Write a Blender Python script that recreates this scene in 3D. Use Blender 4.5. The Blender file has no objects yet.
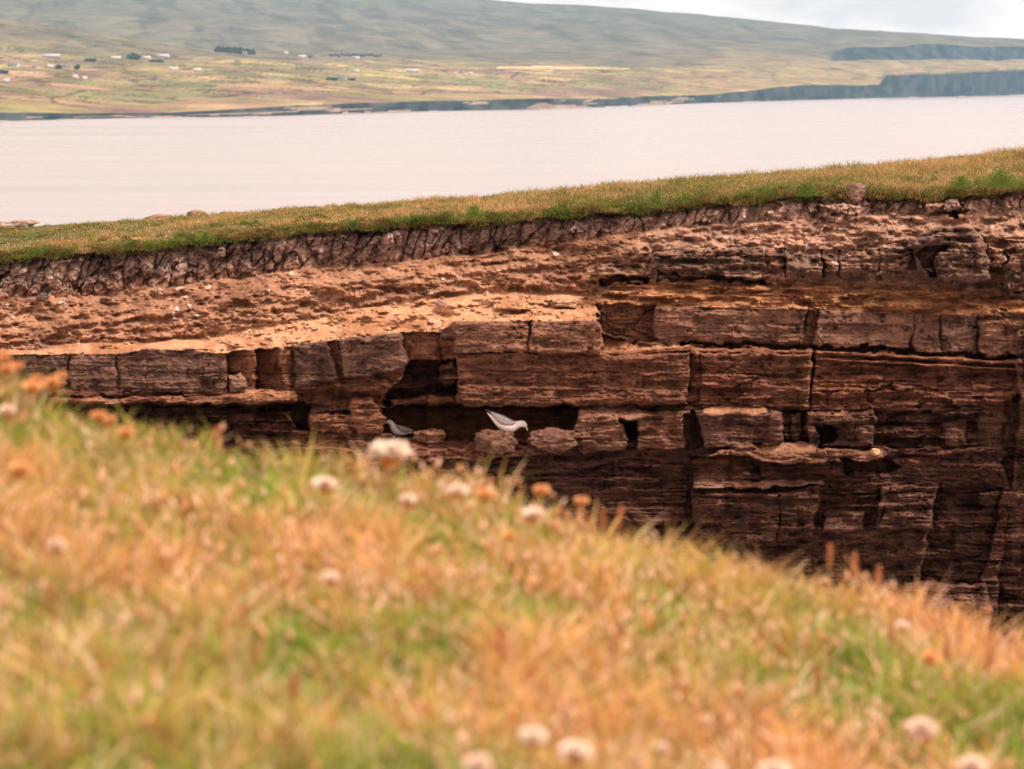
import bpy, math, random
import numpy as np
from mathutils import Vector
R = math.radians
random.seed(7)
rng = np.random.default_rng(11)
scene = bpy.context.scene
col = scene.collection

# ------------------------------------------------------------------ camera
W, H = 1024, 769
LENS = 85.0
F = W * LENS / 36.0
EYE = 36.0
HOR = 78.0
PITCH = math.atan((H / 2 - HOR) / F)
CP, SP = math.cos(PITCH), math.sin(PITCH)
FOCUS = 26.3
cd = bpy.data.cameras.new('camera'); cam = bpy.data.objects.new('camera', cd); col.objects.link(cam)
cd.lens = LENS; cd.sensor_width = 36; cd.clip_start = 0.1; cd.clip_end = 40000
cam.location = (0, 0, EYE); cam.rotation_euler = (R(90) - PITCH, 0, 0)
cd.dof.use_dof = True; cd.dof.focus_distance = FOCUS; cd.dof.aperture_fstop = 4.4
scene.camera = cam

def unproj(px, py, Y):
    """world point seen at pixel px,py whose world Y is Y (arrays allowed)"""
    a = (np.asarray(px, float) - W / 2) / F
    b = -(np.asarray(py, float) - H / 2) / F
    dy = CP + b * SP
    dz = -SP + b * CP
    return a / dy * Y, Y + 0 * a, EYE + dz / dy * Y

# ------------------------------------------------------------------ numpy noise
def _hash(ix, iy, seed):
    h = (ix.astype(np.int64) * 374761393 + iy.astype(np.int64) * 668265263 + seed * 1442695041) & 0xffffffff
    h = ((h ^ (h >> 13)) * 1274126177) & 0xffffffff
    h = (h ^ (h >> 16)) & 0xffffffff
    h = (h * 2246822519) & 0xffffffff
    h = (h ^ (h >> 15)) & 0xffffffff
    return h / 4294967295.0
def vn(x, y, seed=0):
    ix = np.floor(x); iy = np.floor(y); fx = x - ix; fy = y - iy
    fx = fx * fx * fx * (fx * (fx * 6 - 15) + 10); fy = fy * fy * fy * (fy * (fy * 6 - 15) + 10)
    a = _hash(ix, iy, seed); b = _hash(ix + 1, iy, seed); c = _hash(ix, iy + 1, seed); d = _hash(ix + 1, iy + 1, seed)
    return (a + (b - a) * fx + (c - a) * fy + (a - b - c + d) * fx * fy) * 2 - 1
def fbm(x, y, o=4, seed=0, g=0.5):
    s = 0; a = 1; t = 0
    for i in range(o):
        s = s + a * vn(x, y, seed + i * 17); t += a; a *= g
        x = x * 2.03 + 13.1; y = y * 2.03 + 7.7
    return s / t
def worley(x, y, seed=0, jit=0.9):
    ix = np.floor(x); iy = np.floor(y)
    f1 = np.full(x.shape, 9.0); f2 = np.full(x.shape, 9.0); cid = np.zeros(x.shape)
    for dx in (-1, 0, 1):
        for dy in (-1, 0, 1):
            cx = ix + dx; cy = iy + dy
            px = cx + 0.5 + (_hash(cx, cy, seed) - 0.5) * jit; py = cy + 0.5 + (_hash(cx, cy, seed + 5) - 0.5) * jit
            d = np.hypot(x - px, y - py); i = _hash(cx, cy, seed + 9)
            m = d < f1
            f2 = np.where(m, f1, np.minimum(f2, d)); cid = np.where(m, i, cid); f1 = np.where(m, d, f1)
    return f1, f2, cid
def facets(x, y, seed=0):
    ix = np.floor(x); iy = np.floor(y); f1 = np.full(x.shape, 9.0); out = np.zeros(x.shape)
    for dx in (-1, 0, 1):
        for dy in (-1, 0, 1):
            cx = ix + dx; cy = iy + dy
            ax = x - (cx + 0.5 + (_hash(cx, cy, seed) - 0.5) * .95); ay = y - (cy + 0.5 + (_hash(cx, cy, seed + 5) - 0.5) * .95)
            d = np.abs(ax) * .9 + np.abs(ay); m = d < f1; f1 = np.where(m, d, f1)
            v = (_hash(cx, cy, seed + 7) - .5) * 1.6 * ax + (_hash(cx, cy, seed + 8) - .65) * 1.2 * ay + (_hash(cx, cy, seed + 9) - .5)
            out = np.where(m, v, out)
    return out
def sstep(a, b, x):
    t = np.clip((x - a) / (b - a), 0, 1); return t * t * (3 - 2 * t)
def tab(x, pts):
    p = sorted(pts); return np.interp(x, [q[0] for q in p], [q[1] for q in p])

# ------------------------------------------------------------------ object helpers
def tag(o, label=None, cat=None, group=None, kind=None):
    if label: o['label'] = label
    if cat: o['category'] = cat
    if group: o['group'] = group
    if kind: o['kind'] = kind
    return o
def link_mesh(name, verts, faces, mat, parent=None, colors=None, smooth=True):
    me = bpy.data.meshes.new(name)
    verts = np.asarray(verts, dtype=np.float32)
    me.vertices.add(len(verts)); me.vertices.foreach_set('co', verts.ravel())
    if isinstance(faces, np.ndarray):
        n = faces.shape[1]
        me.loops.add(faces.size); me.loops.foreach_set('vertex_index', faces.astype(np.int32).ravel())
        me.polygons.add(len(faces)); me.polygons.foreach_set('loop_start', np.arange(0, faces.size, n, dtype=np.int32))
        me.polygons.foreach_set('loop_total', np.full(len(faces), n, dtype=np.int32))
    else:
        tot = np.array([len(f) for f in faces], dtype=np.int32)
        flat = np.array([i for f in faces for i in f], dtype=np.int32)
        me.loops.add(len(flat)); me.loops.foreach_set('vertex_index', flat)
        me.polygons.add(len(faces)); me.polygons.foreach_set('loop_start', np.concatenate([[0], np.cumsum(tot)[:-1]]).astype(np.int32))
        me.polygons.foreach_set('loop_total', tot)
    me.update(calc_edges=True); me.validate()
    if smooth: me.polygons.foreach_set('use_smooth', np.ones(len(me.polygons), dtype=bool))
    if colors is not None:
        c = np.ones((len(verts), 4), dtype=np.float32); c[:, :3] = colors
        at = me.color_attributes.new('Col', 'FLOAT_COLOR', 'POINT'); at.data.foreach_set('color', c.ravel())
    me.materials.append(mat)
    o = bpy.data.objects.new(name, me); col.objects.link(o)
    if parent is not None: o.parent = parent
    return o
def empty(name, loc, rz=0):
    o = bpy.data.objects.new(name, None); col.objects.link(o); o.location = loc; o.rotation_euler = (0, 0, rz); o.empty_display_size = 0.1
    return o
def grid_faces(nr, nc):
    i = np.arange((nr - 1) * (nc - 1)); r = i // (nc - 1); c = i % (nc - 1)
    a = r * nc + c
    return np.stack([a, a + nc, a + nc + 1, a + 1], axis=1)
def children(o): return [c for c in bpy.data.objects if c.parent == o]
def copy_tree(o, parent=None):
    kids = children(o); c = o.copy(); col.objects.link(c); c.parent = parent
    for ch in kids: copy_tree(ch, c)
    return c

# ------------------------------------------------------------------ materials
def new_mat(name):
    m = bpy.data.materials.new(name); m.use_nodes = True; nt = m.node_tree; nt.nodes.clear()
    out = nt.nodes.new('ShaderNodeOutputMaterial'); return m, nt, out
def N(nt, t, **k):
    n = nt.nodes.new(t)
    for a, b in k.items():
        if a.startswith('i_'): n.inputs[a[2:].replace('_', ' ')].default_value = b
        else: setattr(n, a, b)
    return n
def mapped_noise(nt, scale=(1, 1, 1), ns=1.0, detail=6, rough=0.6):
    tc = N(nt, 'ShaderNodeTexCoord'); mp = N(nt, 'ShaderNodeMapping'); mp.inputs['Scale'].default_value = scale
    nt.links.new(tc.outputs['Object'], mp.inputs['Vector'])
    no = N(nt, 'ShaderNodeTexNoise'); no.inputs['Scale'].default_value = ns; no.inputs['Detail'].default_value = detail; no.inputs['Roughness'].default_value = rough
    nt.links.new(mp.outputs['Vector'], no.inputs['Vector']); return no
def simple_mat(name, color, color2=None, ns=20, rough=0.85, bump=0.0, spec=0.3, emis=None, attr=False, lo=0.35, hi=0.65, nscale=(1, 1, 1)):
    m, nt, out = new_mat(name)
    b = N(nt, 'ShaderNodeBsdfPrincipled'); b.inputs['Roughness'].default_value = rough; b.inputs['Specular IOR Level'].default_value = spec
    nt.links.new(b.outputs[0], out.inputs['Surface'])
    no = mapped_noise(nt, nscale, ns)
    r = N(nt, 'ShaderNodeMapRange'); r.inputs['From Min'].default_value = lo; r.inputs['From Max'].default_value = hi
    nt.links.new(no.outputs['Fac'], r.inputs['Value'])
    mx = N(nt, 'ShaderNodeMix', data_type='RGBA')
    nt.links.new(r.outputs['Result'], mx.inputs['Factor'])
    c2 = color2 or tuple(v * 0.7 for v in color)
    if attr:
        at = N(nt, 'ShaderNodeAttribute', attribute_name='Col')
        mx.inputs[6].default_value = (0.72, 0.72, 0.72, 1); mx.inputs[7].default_value = (1.28, 1.26, 1.24, 1)
        ml = N(nt, 'ShaderNodeMix', data_type='RGBA', blend_type='MULTIPLY'); ml.inputs['Factor'].default_value = 1.0
        nt.links.new(at.outputs['Color'], ml.inputs[6]); nt.links.new(mx.outputs[2], ml.inputs[7])
        nt.links.new(ml.outputs[2], b.inputs['Base Color'])
    else:
        mx.inputs[6].default_value = (*color, 1); mx.inputs[7].default_value = (*c2, 1)
        nt.links.new(mx.outputs[2], b.inputs['Base Color'])
    if bump:
        bm = N(nt, 'ShaderNodeBump'); bm.inputs['Strength'].default_value = 1.0; bm.inputs['Distance'].default_value = bump
        nt.links.new(no.outputs['Fac'], bm.inputs['Height']); nt.links.new(bm.outputs['Normal'], b.inputs['Normal'])
    return m
def grass_mat(name, transl=0.4):
    m, nt, out = new_mat(name)
    at = N(nt, 'ShaderNodeAttribute', attribute_name='Col')
    d = N(nt, 'ShaderNodeBsdfDiffuse'); t = N(nt, 'ShaderNodeBsdfTranslucent'); mx = N(nt, 'ShaderNodeMixShader'); mx.inputs[0].default_value = transl
    nt.links.new(at.outputs['Color'], d.inputs['Color']); nt.links.new(at.outputs['Color'], t.inputs['Color'])
    nt.links.new(d.outputs[0], mx.inputs[1]); nt.links.new(t.outputs[0], mx.inputs[2]); nt.links.new(mx.outputs[0], out.inputs['Surface'])
    return m

M = {}
# rock: vertex albedo by stratum * grain noise, bedding bump
def rock_mat(name, bed=True):
    m, nt, out = new_mat(name)
    b = N(nt, 'ShaderNodeBsdfPrincipled'); b.inputs['Roughness'].default_value = 1.0; b.inputs['Specular IOR Level'].default_value = 0.04
    nt.links.new(b.outputs[0], out.inputs['Surface'])
    at = N(nt, 'ShaderNodeAttribute', attribute_name='Col')
    n1 = mapped_noise(nt, (1, 1, 2.2), 28, 8, 0.7)
    n2 = mapped_noise(nt, (1, 1, 1.7), 12, 8, 0.72)
    n3 = mapped_noise(nt, (1, 1, 1), 2.2, 5, 0.6)
    def rng_(n, lo, hi, a, c):
        r = N(nt, 'ShaderNodeMapRange'); r.inputs['From Min'].default_value = lo; r.inputs['From Max'].default_value = hi
        r.inputs['To Min'].default_value = a; r.inputs['To Max'].default_value = c
        nt.links.new(n.outputs['Fac'], r.inputs['Value']); return r
    a = rng_(n1, 0.3, 0.7, 0.68, 1.35); c = rng_(n2, 0.3, 0.7, 0.78, 1.24); e = rng_(n3, 0.3, 0.7, 0.85, 1.15)
    mm = N(nt, 'ShaderNodeMath', operation='MULTIPLY'); nt.links.new(a.outputs[0], mm.inputs[0]); nt.links.new(c.outputs[0], mm.inputs[1])
    m2 = N(nt, 'ShaderNodeMath', operation='MULTIPLY'); nt.links.new(mm.outputs[0], m2.inputs[0]); nt.links.new(e.outputs[0], m2.inputs[1])
    vm = N(nt, 'ShaderNodeVectorMath', operation='SCALE'); nt.links.new(at.outputs['Color'], vm.inputs[0]); nt.links.new(m2.outputs[0], vm.inputs['Scale'])
    nt.links.new(vm.outputs[0], b.inputs['Base Color'])
    ad = N(nt, 'ShaderNodeMath', operation='ADD'); nt.links.new(n1.outputs['Fac'], ad.inputs[0]); nt.links.new(n2.outputs['Fac'], ad.inputs[1])
    bm = N(nt, 'ShaderNodeBump'); bm.inputs['Strength'].default_value = 0.9; bm.inputs['Distance'].default_value = 0.03
    nt.links.new(ad.outputs[0], bm.inputs['Height']); nt.links.new(bm.outputs['Normal'], b.inputs['Normal'])
    return m
M['rock'] = rock_mat('rock_strata')
M['grass'] = grass_mat('grass_blades'); M['petal'] = grass_mat('flower_petals', .25)
M['turf'] = simple_mat('turf_soil', (.1, .1, .04), ns=6, attr=True, bump=0.01)
M['land'] = simple_mat('far_land', (.1, .1, .04), ns=0.02, attr=True, rough=1.0, spec=0.0)

# ------------------------------------------------------------------ the near cliff, as a displaced rock face
C_EDGE = [(-400, 262), (-100, 262), (0, 259), (50, 256), (100, 251), (150, 247), (200, 243), (250, 236), (300, 231), (350, 230), (400, 226), (450, 223), (500, 220), (560, 215), (600, 212),
          (650, 210), (680, 205), (765, 199), (842, 193), (917, 198), (960, 195), (1018, 190), (1100, 186), (1500, 170)]
def edge_y(x):
    return tab(x, C_EDGE) + 2.2 * fbm(x / 22.0, x * 0 + 3.3, 3, 5) 
def build_cliff():
    xs = np.concatenate([np.arange(-330, -20, 2.2), np.arange(-20, 1044, 0.8), np.arange(1044, 1400, 2.2)])
    nr_f = 600
    t = np.arange(nr_f) / (nr_f - 1.0)
    e = edge_y(xs)
    yy = (e - 3)[None, :] + (668 - e + 3)[None, :] * t[:, None]
    extra = np.concatenate([np.arange(670, 900, 2.5), [930, 1050, 1300, 1700, 2300, 3400]])
    yy = np.vstack([yy, np.repeat(extra[:, None], len(xs), 1)])
    X = np.repeat(xs[None, :], yy.shape[0], 0); Y = yy
    # base profile: strata boundaries (pixel row on the face) with their set-back in metres
    K = [
        ([(0, 0)], None, [(-400, 2.3), (540, 2.2), (640, 1.7), (800, 1.5), (1400, 1.5)]),
        ([(-400, 300), (0, 299), (41, 298), (102, 293), (147, 290), (205, 281), (256, 276), (307, 269), (350, 266), (422, 259), (477, 254), (545, 247), (579, 241), (680, 226), (781, 221), (832, 218), (917, 214), (1400, 205)], 1,
         [(-400, 2.2), (540, 2.1), (640, 1.55), (800, 1.4), (1400, 1.4)]),
        ([(-400, 336), (0, 335), (44, 330), (113, 319), (205, 309), (239, 296), (290, 292), (350, 281), (425, 276), (500, 270), (560, 262), (610, 257), (680, 247), (765, 245), (910, 238), (1400, 236)], 1,
         [(-400, 1.35), (200, 1.35), (400, 1.5), (560, 1.5), (640, 1.15), (800, 1.0), (1400, 1.0)]),
        ([(-400, 352), (0, 350), (34, 351), (68, 345), (120, 341), (205, 339), (232, 331), (307, 319), (350, 310), (425, 296), (511, 289), (560, 292), (593, 297), (620, 282), (680, 279), (800, 282), (960, 290), (1010, 296), (1400, 292)], 1,
         [(-400, 1.15), (250, 1.15), (400, 1.45), (560, 1.5), (600, 1.3), (640, 1.1), (700, .95), (1400, .9)]),
        ([(-400, 356), (15, 355), (68, 354), (116, 354), (150, 350), (191, 351), (226, 354), (239, 351), (280, 350), (294, 346), (328, 341), (350, 338), (398, 334), (441, 333), (453, 322), (531, 322), (598, 321), (604, 306), (680, 307), (820, 312), (1011, 317), (1400, 322)], 1,
         [(-400, 0.05), (400, 0.0), (598, -0.05), (604, 0.75), (660, 0.55), (700, .5), (1400, .45)]),
        ([(-400, 389), (44, 389), (137, 391), (226, 393), (256, 390), (297, 387), (342, 377), (407, 366), (456, 354), (600, 353), (640, 350), (690, 345), (820, 347), (913, 350), (1018, 357), (1400, 362)], 1,
         [(-400, 0.03), (400, 0.02), (600, 0.0), (650, .3), (690, .5), (1400, .45)]),
        ([(-400, 407), (300, 407), (690, 407), (815, 411), (1021, 414), (1400, 418)], 1, [(-400, .1), (440, .1), (600, .02), (690, .28), (1400, .4)]),
        ([(-400, 450), (1400, 450)], 1, [(-400, 0), (400, 0), (690, 0.15), (1400, .3)]),
        ([(-400, 520), (1400, 520)], 1, [(-400, -.1), (690, 0.0), (1400, .25)]),
        ([(-400, 600), (1400, 600)], 1, [(-400, -.3), (690, -.2), (1400, .05)]),
        ([(-400, 900), (1400, 900)], 1, [(-400, -1.3), (1400, -1.2)]),
        ([(-400, 3400), (1400, 3400)], 1, [(-400, -4), (1400, -4)]),
    ]
    ks = []; ds = []
    for i, (yp, f, dp) in enumerate(K):
        wob = 2.0 * fbm(xs / 30.0, xs * 0 + i * 5.7, 4, 31 + i) if 0 < i < 4 else 0.7 * fbm(xs / 18.0, xs * 0 + i * 5.7, 3, 31 + i)
        ks.append(e - 4 if f is None else tab(xs, yp) + wob); ds.append(tab(xs, dp))
    D = np.zeros_like(X); Z = np.zeros_like(X)           # Z: continuous stratum index
    D[:] = ds[0][None, :]
    for i in range(len(ks) - 1):
        a, b = ks[i][None, :], ks[i + 1][None, :]
        tt = np.clip((Y - a) / np.maximum(b - a, 1), 0, 1)
        m = Y >= a
        D = np.where(m, ds[i][None, :] + (ds[i + 1] - ds[i])[None, :] * tt, D); Z = np.where(m, i + tt, Z)
    # zone weights
    soil = (1 - sstep(0.93, 1.07, Z)) * 1.0
    till = sstep(0.93, 1.07, Z) * (1 - sstep(2.9, 3.1, Z))
    ledge = sstep(2.9, 3.08, Z) * (1 - sstep(3.97, 4.0, Z))
    slab = sstep(3.97, 4.0, Z) * (1 - sstep(4.97, 5.02, Z))
    rockw = sstep(3.97, 4.0, Z)
    bedw = sstep(4.97, 5.0, Z)                           # thin bedding strength
    # colours
    def C(r, g, b): return np.array([r, g, b])
    wp = fbm(X / 60, Y / 30, 4, 3); wp2 = fbm(X / 14, Y / 9, 4, 4)
    A = np.zeros(X.shape + (3,))
    def lay(w, c1, c2, nz):
        nonlocal A
        k = np.clip(0.5 + nz, 0, 1)[..., None]
        c = c1 * (1 - k) + c2 * k
        A = A * (1 - w[..., None]) + c * w[..., None]
    cS1, cS2 = C(.17, .105, .088), C(.42, .28, .235)
    cT1, cT2 = C(.19, .078, .042), C(.42, .205, .118)
    cL1, cL2 = C(.36, .165, .085), C(.52, .28, .165)
    cB1, cB2 = C(.10, .060, .048), C(.22, .12, .085)
    cH1, cH2 = C(.16, .066, .040), C(.32, .145, .084)
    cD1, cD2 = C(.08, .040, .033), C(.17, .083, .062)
    lay(np.ones_like(X), cS1, cS2, 0.9 * wp + 0.6 * wp2)
    lower_soil = sstep(0.55, 1.0, Z) * (1 - sstep(1.0, 1.2, Z)); lay(lower_soil * 0.6, cT1, cT2, wp2)
    right_soil = sstep(590, 690, X) * soil; lay(right_soil * 0.7, C(.33, .2, .16), C(.5, .32, .25), wp2 + wp)
    lay(till, cT1, cT2, 1.0 * wp2 + 0.7 * wp)
    lay(till * 0.3, C(.2, .12, .09), C(.44, .27, .19), 1.6 * fbm(X / 8, Y / 6, 4, 307) + wp)
    lay(till * sstep(600, 690, X) * 0.55, C(.33, .2, .15), C(.5, .31, .23), wp2)
    lay(ledge, cL1, cL2, 1.3 * wp2 + 0.9 * wp + .5 * fbm(X / 25, Y / 5, 4, 305))
    lay(ledge * sstep(602, 608, X), C(.20, .085, .042), C(.46, .22, .11), 1.6 * fbm(X / 20, Y / 4, 5, 306, .65))
    streak = fbm(X / 9.0, Y / 60.0, 4, 21)
    lay(slab, cB1, cB2, 1.2 * streak + 0.6 * wp)
    lay(bedw * (1 - sstep(5.9, 6.1, Z)), cH1, cH2, 1.2 * fbm(X / 20, Y / 4.0, 5, 8, .65) + 0.4 * wp)
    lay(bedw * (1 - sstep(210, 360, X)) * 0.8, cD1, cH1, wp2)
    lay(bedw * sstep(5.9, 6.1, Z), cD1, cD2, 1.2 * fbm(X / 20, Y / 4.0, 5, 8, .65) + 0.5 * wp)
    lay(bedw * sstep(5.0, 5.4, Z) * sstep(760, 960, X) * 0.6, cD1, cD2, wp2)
    bedamp = bedw.copy(); smoothm = slab * 0.8
    # painted blocks and voids: real relief
    def poly_mask(pts, soft=1.2, wob=1.3):
        pts = [(float(a), float(b)) for a, b in pts]
        x0 = min(p[0] for p in pts) - 6; x1 = max(p[0] for p in pts) + 6; y0 = min(p[1] for p in pts) - 6; y1 = max(p[1] for p in pts) + 6
        i0 = np.searchsorted(xs, x0); i1 = np.searchsorted(xs, x1)
        rows = np.where((Y[:, i0:i1].min(1) < y1) & (Y[:, i0:i1].max(1) > y0))[0]
        j0, j1 = rows[0], rows[-1] + 1
        sx = X[j0:j1, i0:i1]; sy = Y[j0:j1, i0:i1]
        sx = sx + wob * WX[j0:j1, i0:i1]; sy = sy + wob * WY[j0:j1, i0:i1]
        inside = np.zeros(sx.shape, bool); dist = np.full(sx.shape, 1e9)
        n = len(pts)
        for k in range(n):
            (ax, ay), (bx, by) = pts[k], pts[(k + 1) % n]
            c = ((ay > sy) != (by > sy)); xi = (bx - ax) * (sy - ay) / ((by - ay) if by != ay else 1e-9) + ax
            inside ^= c & (sx < xi)
            L2 = (bx - ax) ** 2 + (by - ay) ** 2 + 1e-9
            tt = np.clip(((sx - ax) * (bx - ax) + (sy - ay) * (by - ay)) / L2, 0, 1)
            dist = np.minimum(dist, np.hypot(sx - ax - tt * (bx - ax), sy - ay - tt * (by - ay)))
        sd = np.where(inside, dist, -dist)
        return (slice(j0, j1), slice(i0, i1)), np.clip(sd / soft + 0.5, 0, 1), sd
    WX = 1.1 * fbm(X / 7.0, Y / 7.0, 4, 101) + 1.5 * fbm(X / 22, Y / 18, 3, 103); WY = fbm(X / 9.0, Y / 5.0, 4, 102) + 1.3 * fbm(X / 30, Y / 20, 3, 104)
    def block(pts, d, c1=None, c2=None, bed=0.3, gx=0, gy=0, soft=1.2, wob=2.3, bev=3.2, rel=False, cn=1.2, smooth=0.6, bevd=0.05):
        """d: set-back of the block's face in m (rel: added to what is there)"""
        if d >= .45 and not rel: wob = max(wob, 3.6)
        s, w, sd = poly_mask(pts, soft, wob)
        cx = np.mean([p[0] for p in pts]); cy = np.mean([p[1] for p in pts])
        dv = d + gx * (X[s] - cx) / 50.0 + gy * (Y[s] - cy) / 20.0 + bevd * (1 - np.clip(sd / bev, 0, 1)) ** 2
        tgt = D[s] + dv if rel else dv
        D[s] = D[s] * (1 - w) + tgt * w
        bedamp[s] = bedamp[s] * (1 - w) + bed * w
        smoothm[s] = smoothm[s] * (1 - w) + smooth * w
        if c1 is not None:
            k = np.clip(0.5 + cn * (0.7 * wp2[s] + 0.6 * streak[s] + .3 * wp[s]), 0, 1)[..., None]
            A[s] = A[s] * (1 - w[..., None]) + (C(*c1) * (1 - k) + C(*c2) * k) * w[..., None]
    def crack(pts, depth=0.1, width=1.3):
        x0 = min(p[0] for p in pts) - 6; x1 = max(p[0] for p in pts) + 6; y0 = min(p[1] for p in pts) - 6; y1 = max(p[1] for p in pts) + 6
        i0 = np.searchsorted(xs, x0); i1 = np.searchsorted(xs, x1)
        rows = np.where((Y[:, i0:i1].min(1) < y1) & (Y[:, i0:i1].max(1) > y0))[0]; s = (slice(rows[0], rows[-1] + 1), slice(i0, i1))
        sx = X[s] + 1.5 * WX[s]; sy = Y[s] + 1.0 * WY[s]; dist = np.full(sx.shape, 1e9)
        for (ax, ay), (bx, by) in zip(pts[:-1], pts[1:]):
            L2 = (bx - ax) ** 2 + (by - ay) ** 2 + 1e-9
            tt = np.clip(((sx - ax) * (bx - ax) + (sy - ay) * (by - ay)) / L2, 0, 1)
            dist = np.minimum(dist, np.hypot(sx - ax - tt * (bx - ax), sy - ay - tt * (by - ay)))
        D[s] += depth * .8 * np.clip(1.05 - dist / (width * (.55 + .5 * np.clip(.5 + WX[s] + WY[s], 0, 1))), 0, 1) * np.clip(.75 + .9 * fbm(sx / 9, sy / 9, 2, 7), .15, 1)
    g1, g2 = (.10, .060, .049), (.22, .128, .095)          # grey slab stone
    b1, b2 = (.15, .066, .042), (.30, .142, .088)            # brown bedded stone
    k1, k2 = (.075, .037, .029), (.16, .078, .056)        # dark purple-brown stone; also shade painted into recesses and voids
    o1, o2 = (.36, .18, .10), (.52, .28, .16)            # sandy
    # left slab band
    block([(18, 355), (68, 354), (66, 389), (44, 389), (24, 384)], 0.02, g1, g2)
    block([(69, 355), (116, 354), (115, 391), (68, 390)], -0.03, g1, g2)
    block([(117, 354), (150, 349), (191, 350), (226, 356), (228, 393), (117, 391)], 0.0, g1, g2)
    for cx, d in ((116, .12), (68, .14), (146, .05), (172, .03), (203, .06)): crack([(cx, 352), (cx + 1, 370), (cx - 1, 392)], d, 1.0)
    block([(226, 353), (240, 351), (258, 350), (256, 384), (250, 392), (229, 393)], 0.12, b1, b2, gx=-.5)
    block([(256, 350), (280, 349), (286, 388), (256, 392)], 0.28, b1, b2, gx=-.6)
    block([(228, 376), (240, 373), (247, 381), (246, 392), (230, 393)], -.04, (0.230, 0.141, 0.102), (0.328, 0.200, 0.136), bev=6)
    block([(278, 350), (294, 346), (298, 386), (286, 387)], 0.02, b1, b2, gx=.8)
    block([(293, 346), (328, 341), (340, 378), (322, 380), (297, 387)], -0.10, g1, g2, gx=-.1)
    block([(327, 342), (336, 340), (344, 376), (338, 379)], .05, b1, b2)
    block([(335, 339), (400, 334), (407, 366), (385, 372), (342, 377)], -0.16, g1, g2, gx=.05)
    crack([(338, 341), (344, 377)], .14, 1.2)
    block([(401, 334), (441, 332), (442, 363), (407, 363)], 0.18, b1, b2)
    block([(441, 338), (456, 340), (456, 362), (442, 362)], 0.05, b1, b2)
    block([(454, 322), (531, 322), (530, 353), (456, 354)], -0.14, (0.164, 0.089, 0.065), (0.295, 0.155, 0.102))
    block([(532, 322), (603, 321), (600, 353), (531, 353)], -0.20, (0.164, 0.089, 0.065), (0.295, 0.155, 0.102))
    crack([(532, 321), (531, 354)], .2, 1.2)
    crack([(456, 354), (520, 354), (600, 354)], .12, 1.0)
    # right slab row, set back
    block([(596, 300), (656, 307), (654, 338), (632, 345), (603, 330)], 0.85, b1, (0.295, 0.148, 0.095), gx=-.1)
    block([(655, 308), (807, 309), (800, 342), (716, 344), (690, 345), (653, 337)], .42, (0.139, 0.078, 0.058), (0.271, 0.148, 0.105))
    block([(807, 308), (820, 311), (813, 346), (802, 343)], .62, g1, b2)
    block([(820, 312), (913, 315), (911, 350), (814, 346)], .40, (0.139, 0.078, 0.058), (0.254, 0.141, 0.102))
    block([(914, 315), (941, 316), (941, 352), (912, 350)], .43, (0.139, 0.078, 0.058), (0.254, 0.141, 0.102))
    block([(942, 316), (978, 316), (977, 354), (942, 352)], .45, g1, g2)
    block([(979, 324), (1023, 320), (1018, 357), (979, 355)], .36, (0.164, 0.089, 0.061), (0.295, 0.163, 0.109))
    block([(979, 315), (1024, 314), (1023, 320), (979, 323)], .5, b1, b2)
    crack([(656, 306), (640, 318), (632, 330), (652, 338), (668, 346)], .14, 1.0)
    crack([(807, 309), (803, 330), (798, 344)], .35, 1.6); crack([(820, 311), (817, 330), (812, 347)], .25, 1.4)
    for a in ((913, 314, 911, 351), (942, 315, 941, 353), (978, 316, 977, 356)): crack([(a[0], a[1]), (a[2], a[3])], .12, 1.0)
    # sandy patch left of slab row
    block([(601, 333), (632, 344), (690, 347), (690, 351), (640, 354), (600, 354)], .35, o1, o2, bed=0, gy=-.35, gx=-.1, smooth=.3)
    # dark line under slabs
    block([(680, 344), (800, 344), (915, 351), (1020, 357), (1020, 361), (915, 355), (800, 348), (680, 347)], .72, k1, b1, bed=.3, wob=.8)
    block([(600, 352), (690, 348), (815, 350), (1018, 361), (1018, 365), (815, 354), (690, 352), (610, 356)], .26, b1, b2, bed=.1, wob=.8)
    block([(815, 357), (1018, 368), (1018, 371), (815, 360)], .26, b1, b2, bed=.1, wob=.8)
    # thin-bedded masses
    block([(456, 357), (560, 356), (690, 353), (690, 388), (640, 392), (575, 387), (500, 391), (457, 389)], -0.02, (0.156, 0.074, 0.048), (0.271, 0.130, 0.082), bed=.55, smooth=.3, wob=2)
    block([(458, 386), (570, 387), (690, 386), (688, 406), (575, 407), (456, 406)], -0.13, (0.148, 0.070, 0.046), (0.246, 0.118, 0.075), bed=.5, smooth=.3, wob=2)
    block([(690, 352), (812, 354), (808, 409), (781, 410), (700, 407), (690, 405)], .20, (0.164, 0.078, 0.051), (0.279, 0.133, 0.085), bed=1.0)
    block([(690, 352), (700, 352), (698, 407), (686, 405)], .27, b1, b2, bed=.8)
    crack([(815, 346), (812, 375), (808, 410)], .45, 2.2)
    # dark void behind block A and shelf
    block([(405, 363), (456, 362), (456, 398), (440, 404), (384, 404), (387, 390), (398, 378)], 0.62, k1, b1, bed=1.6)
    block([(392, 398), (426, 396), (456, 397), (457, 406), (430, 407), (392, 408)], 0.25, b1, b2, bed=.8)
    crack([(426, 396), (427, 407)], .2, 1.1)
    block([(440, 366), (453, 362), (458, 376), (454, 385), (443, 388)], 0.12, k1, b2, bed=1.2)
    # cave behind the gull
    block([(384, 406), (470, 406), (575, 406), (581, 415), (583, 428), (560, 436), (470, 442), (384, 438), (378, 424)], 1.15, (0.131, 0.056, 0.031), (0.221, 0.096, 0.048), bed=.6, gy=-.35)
    block([(352, 398), (372, 396), (386, 418), (383, 433), (362, 436), (348, 420)], -.12, b1, b2, bev=10, bed=.4)
    block([(340, 378), (384, 376), (392, 384), (384, 396), (342, 398)], .05, b1, b2, bed=1)
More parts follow.
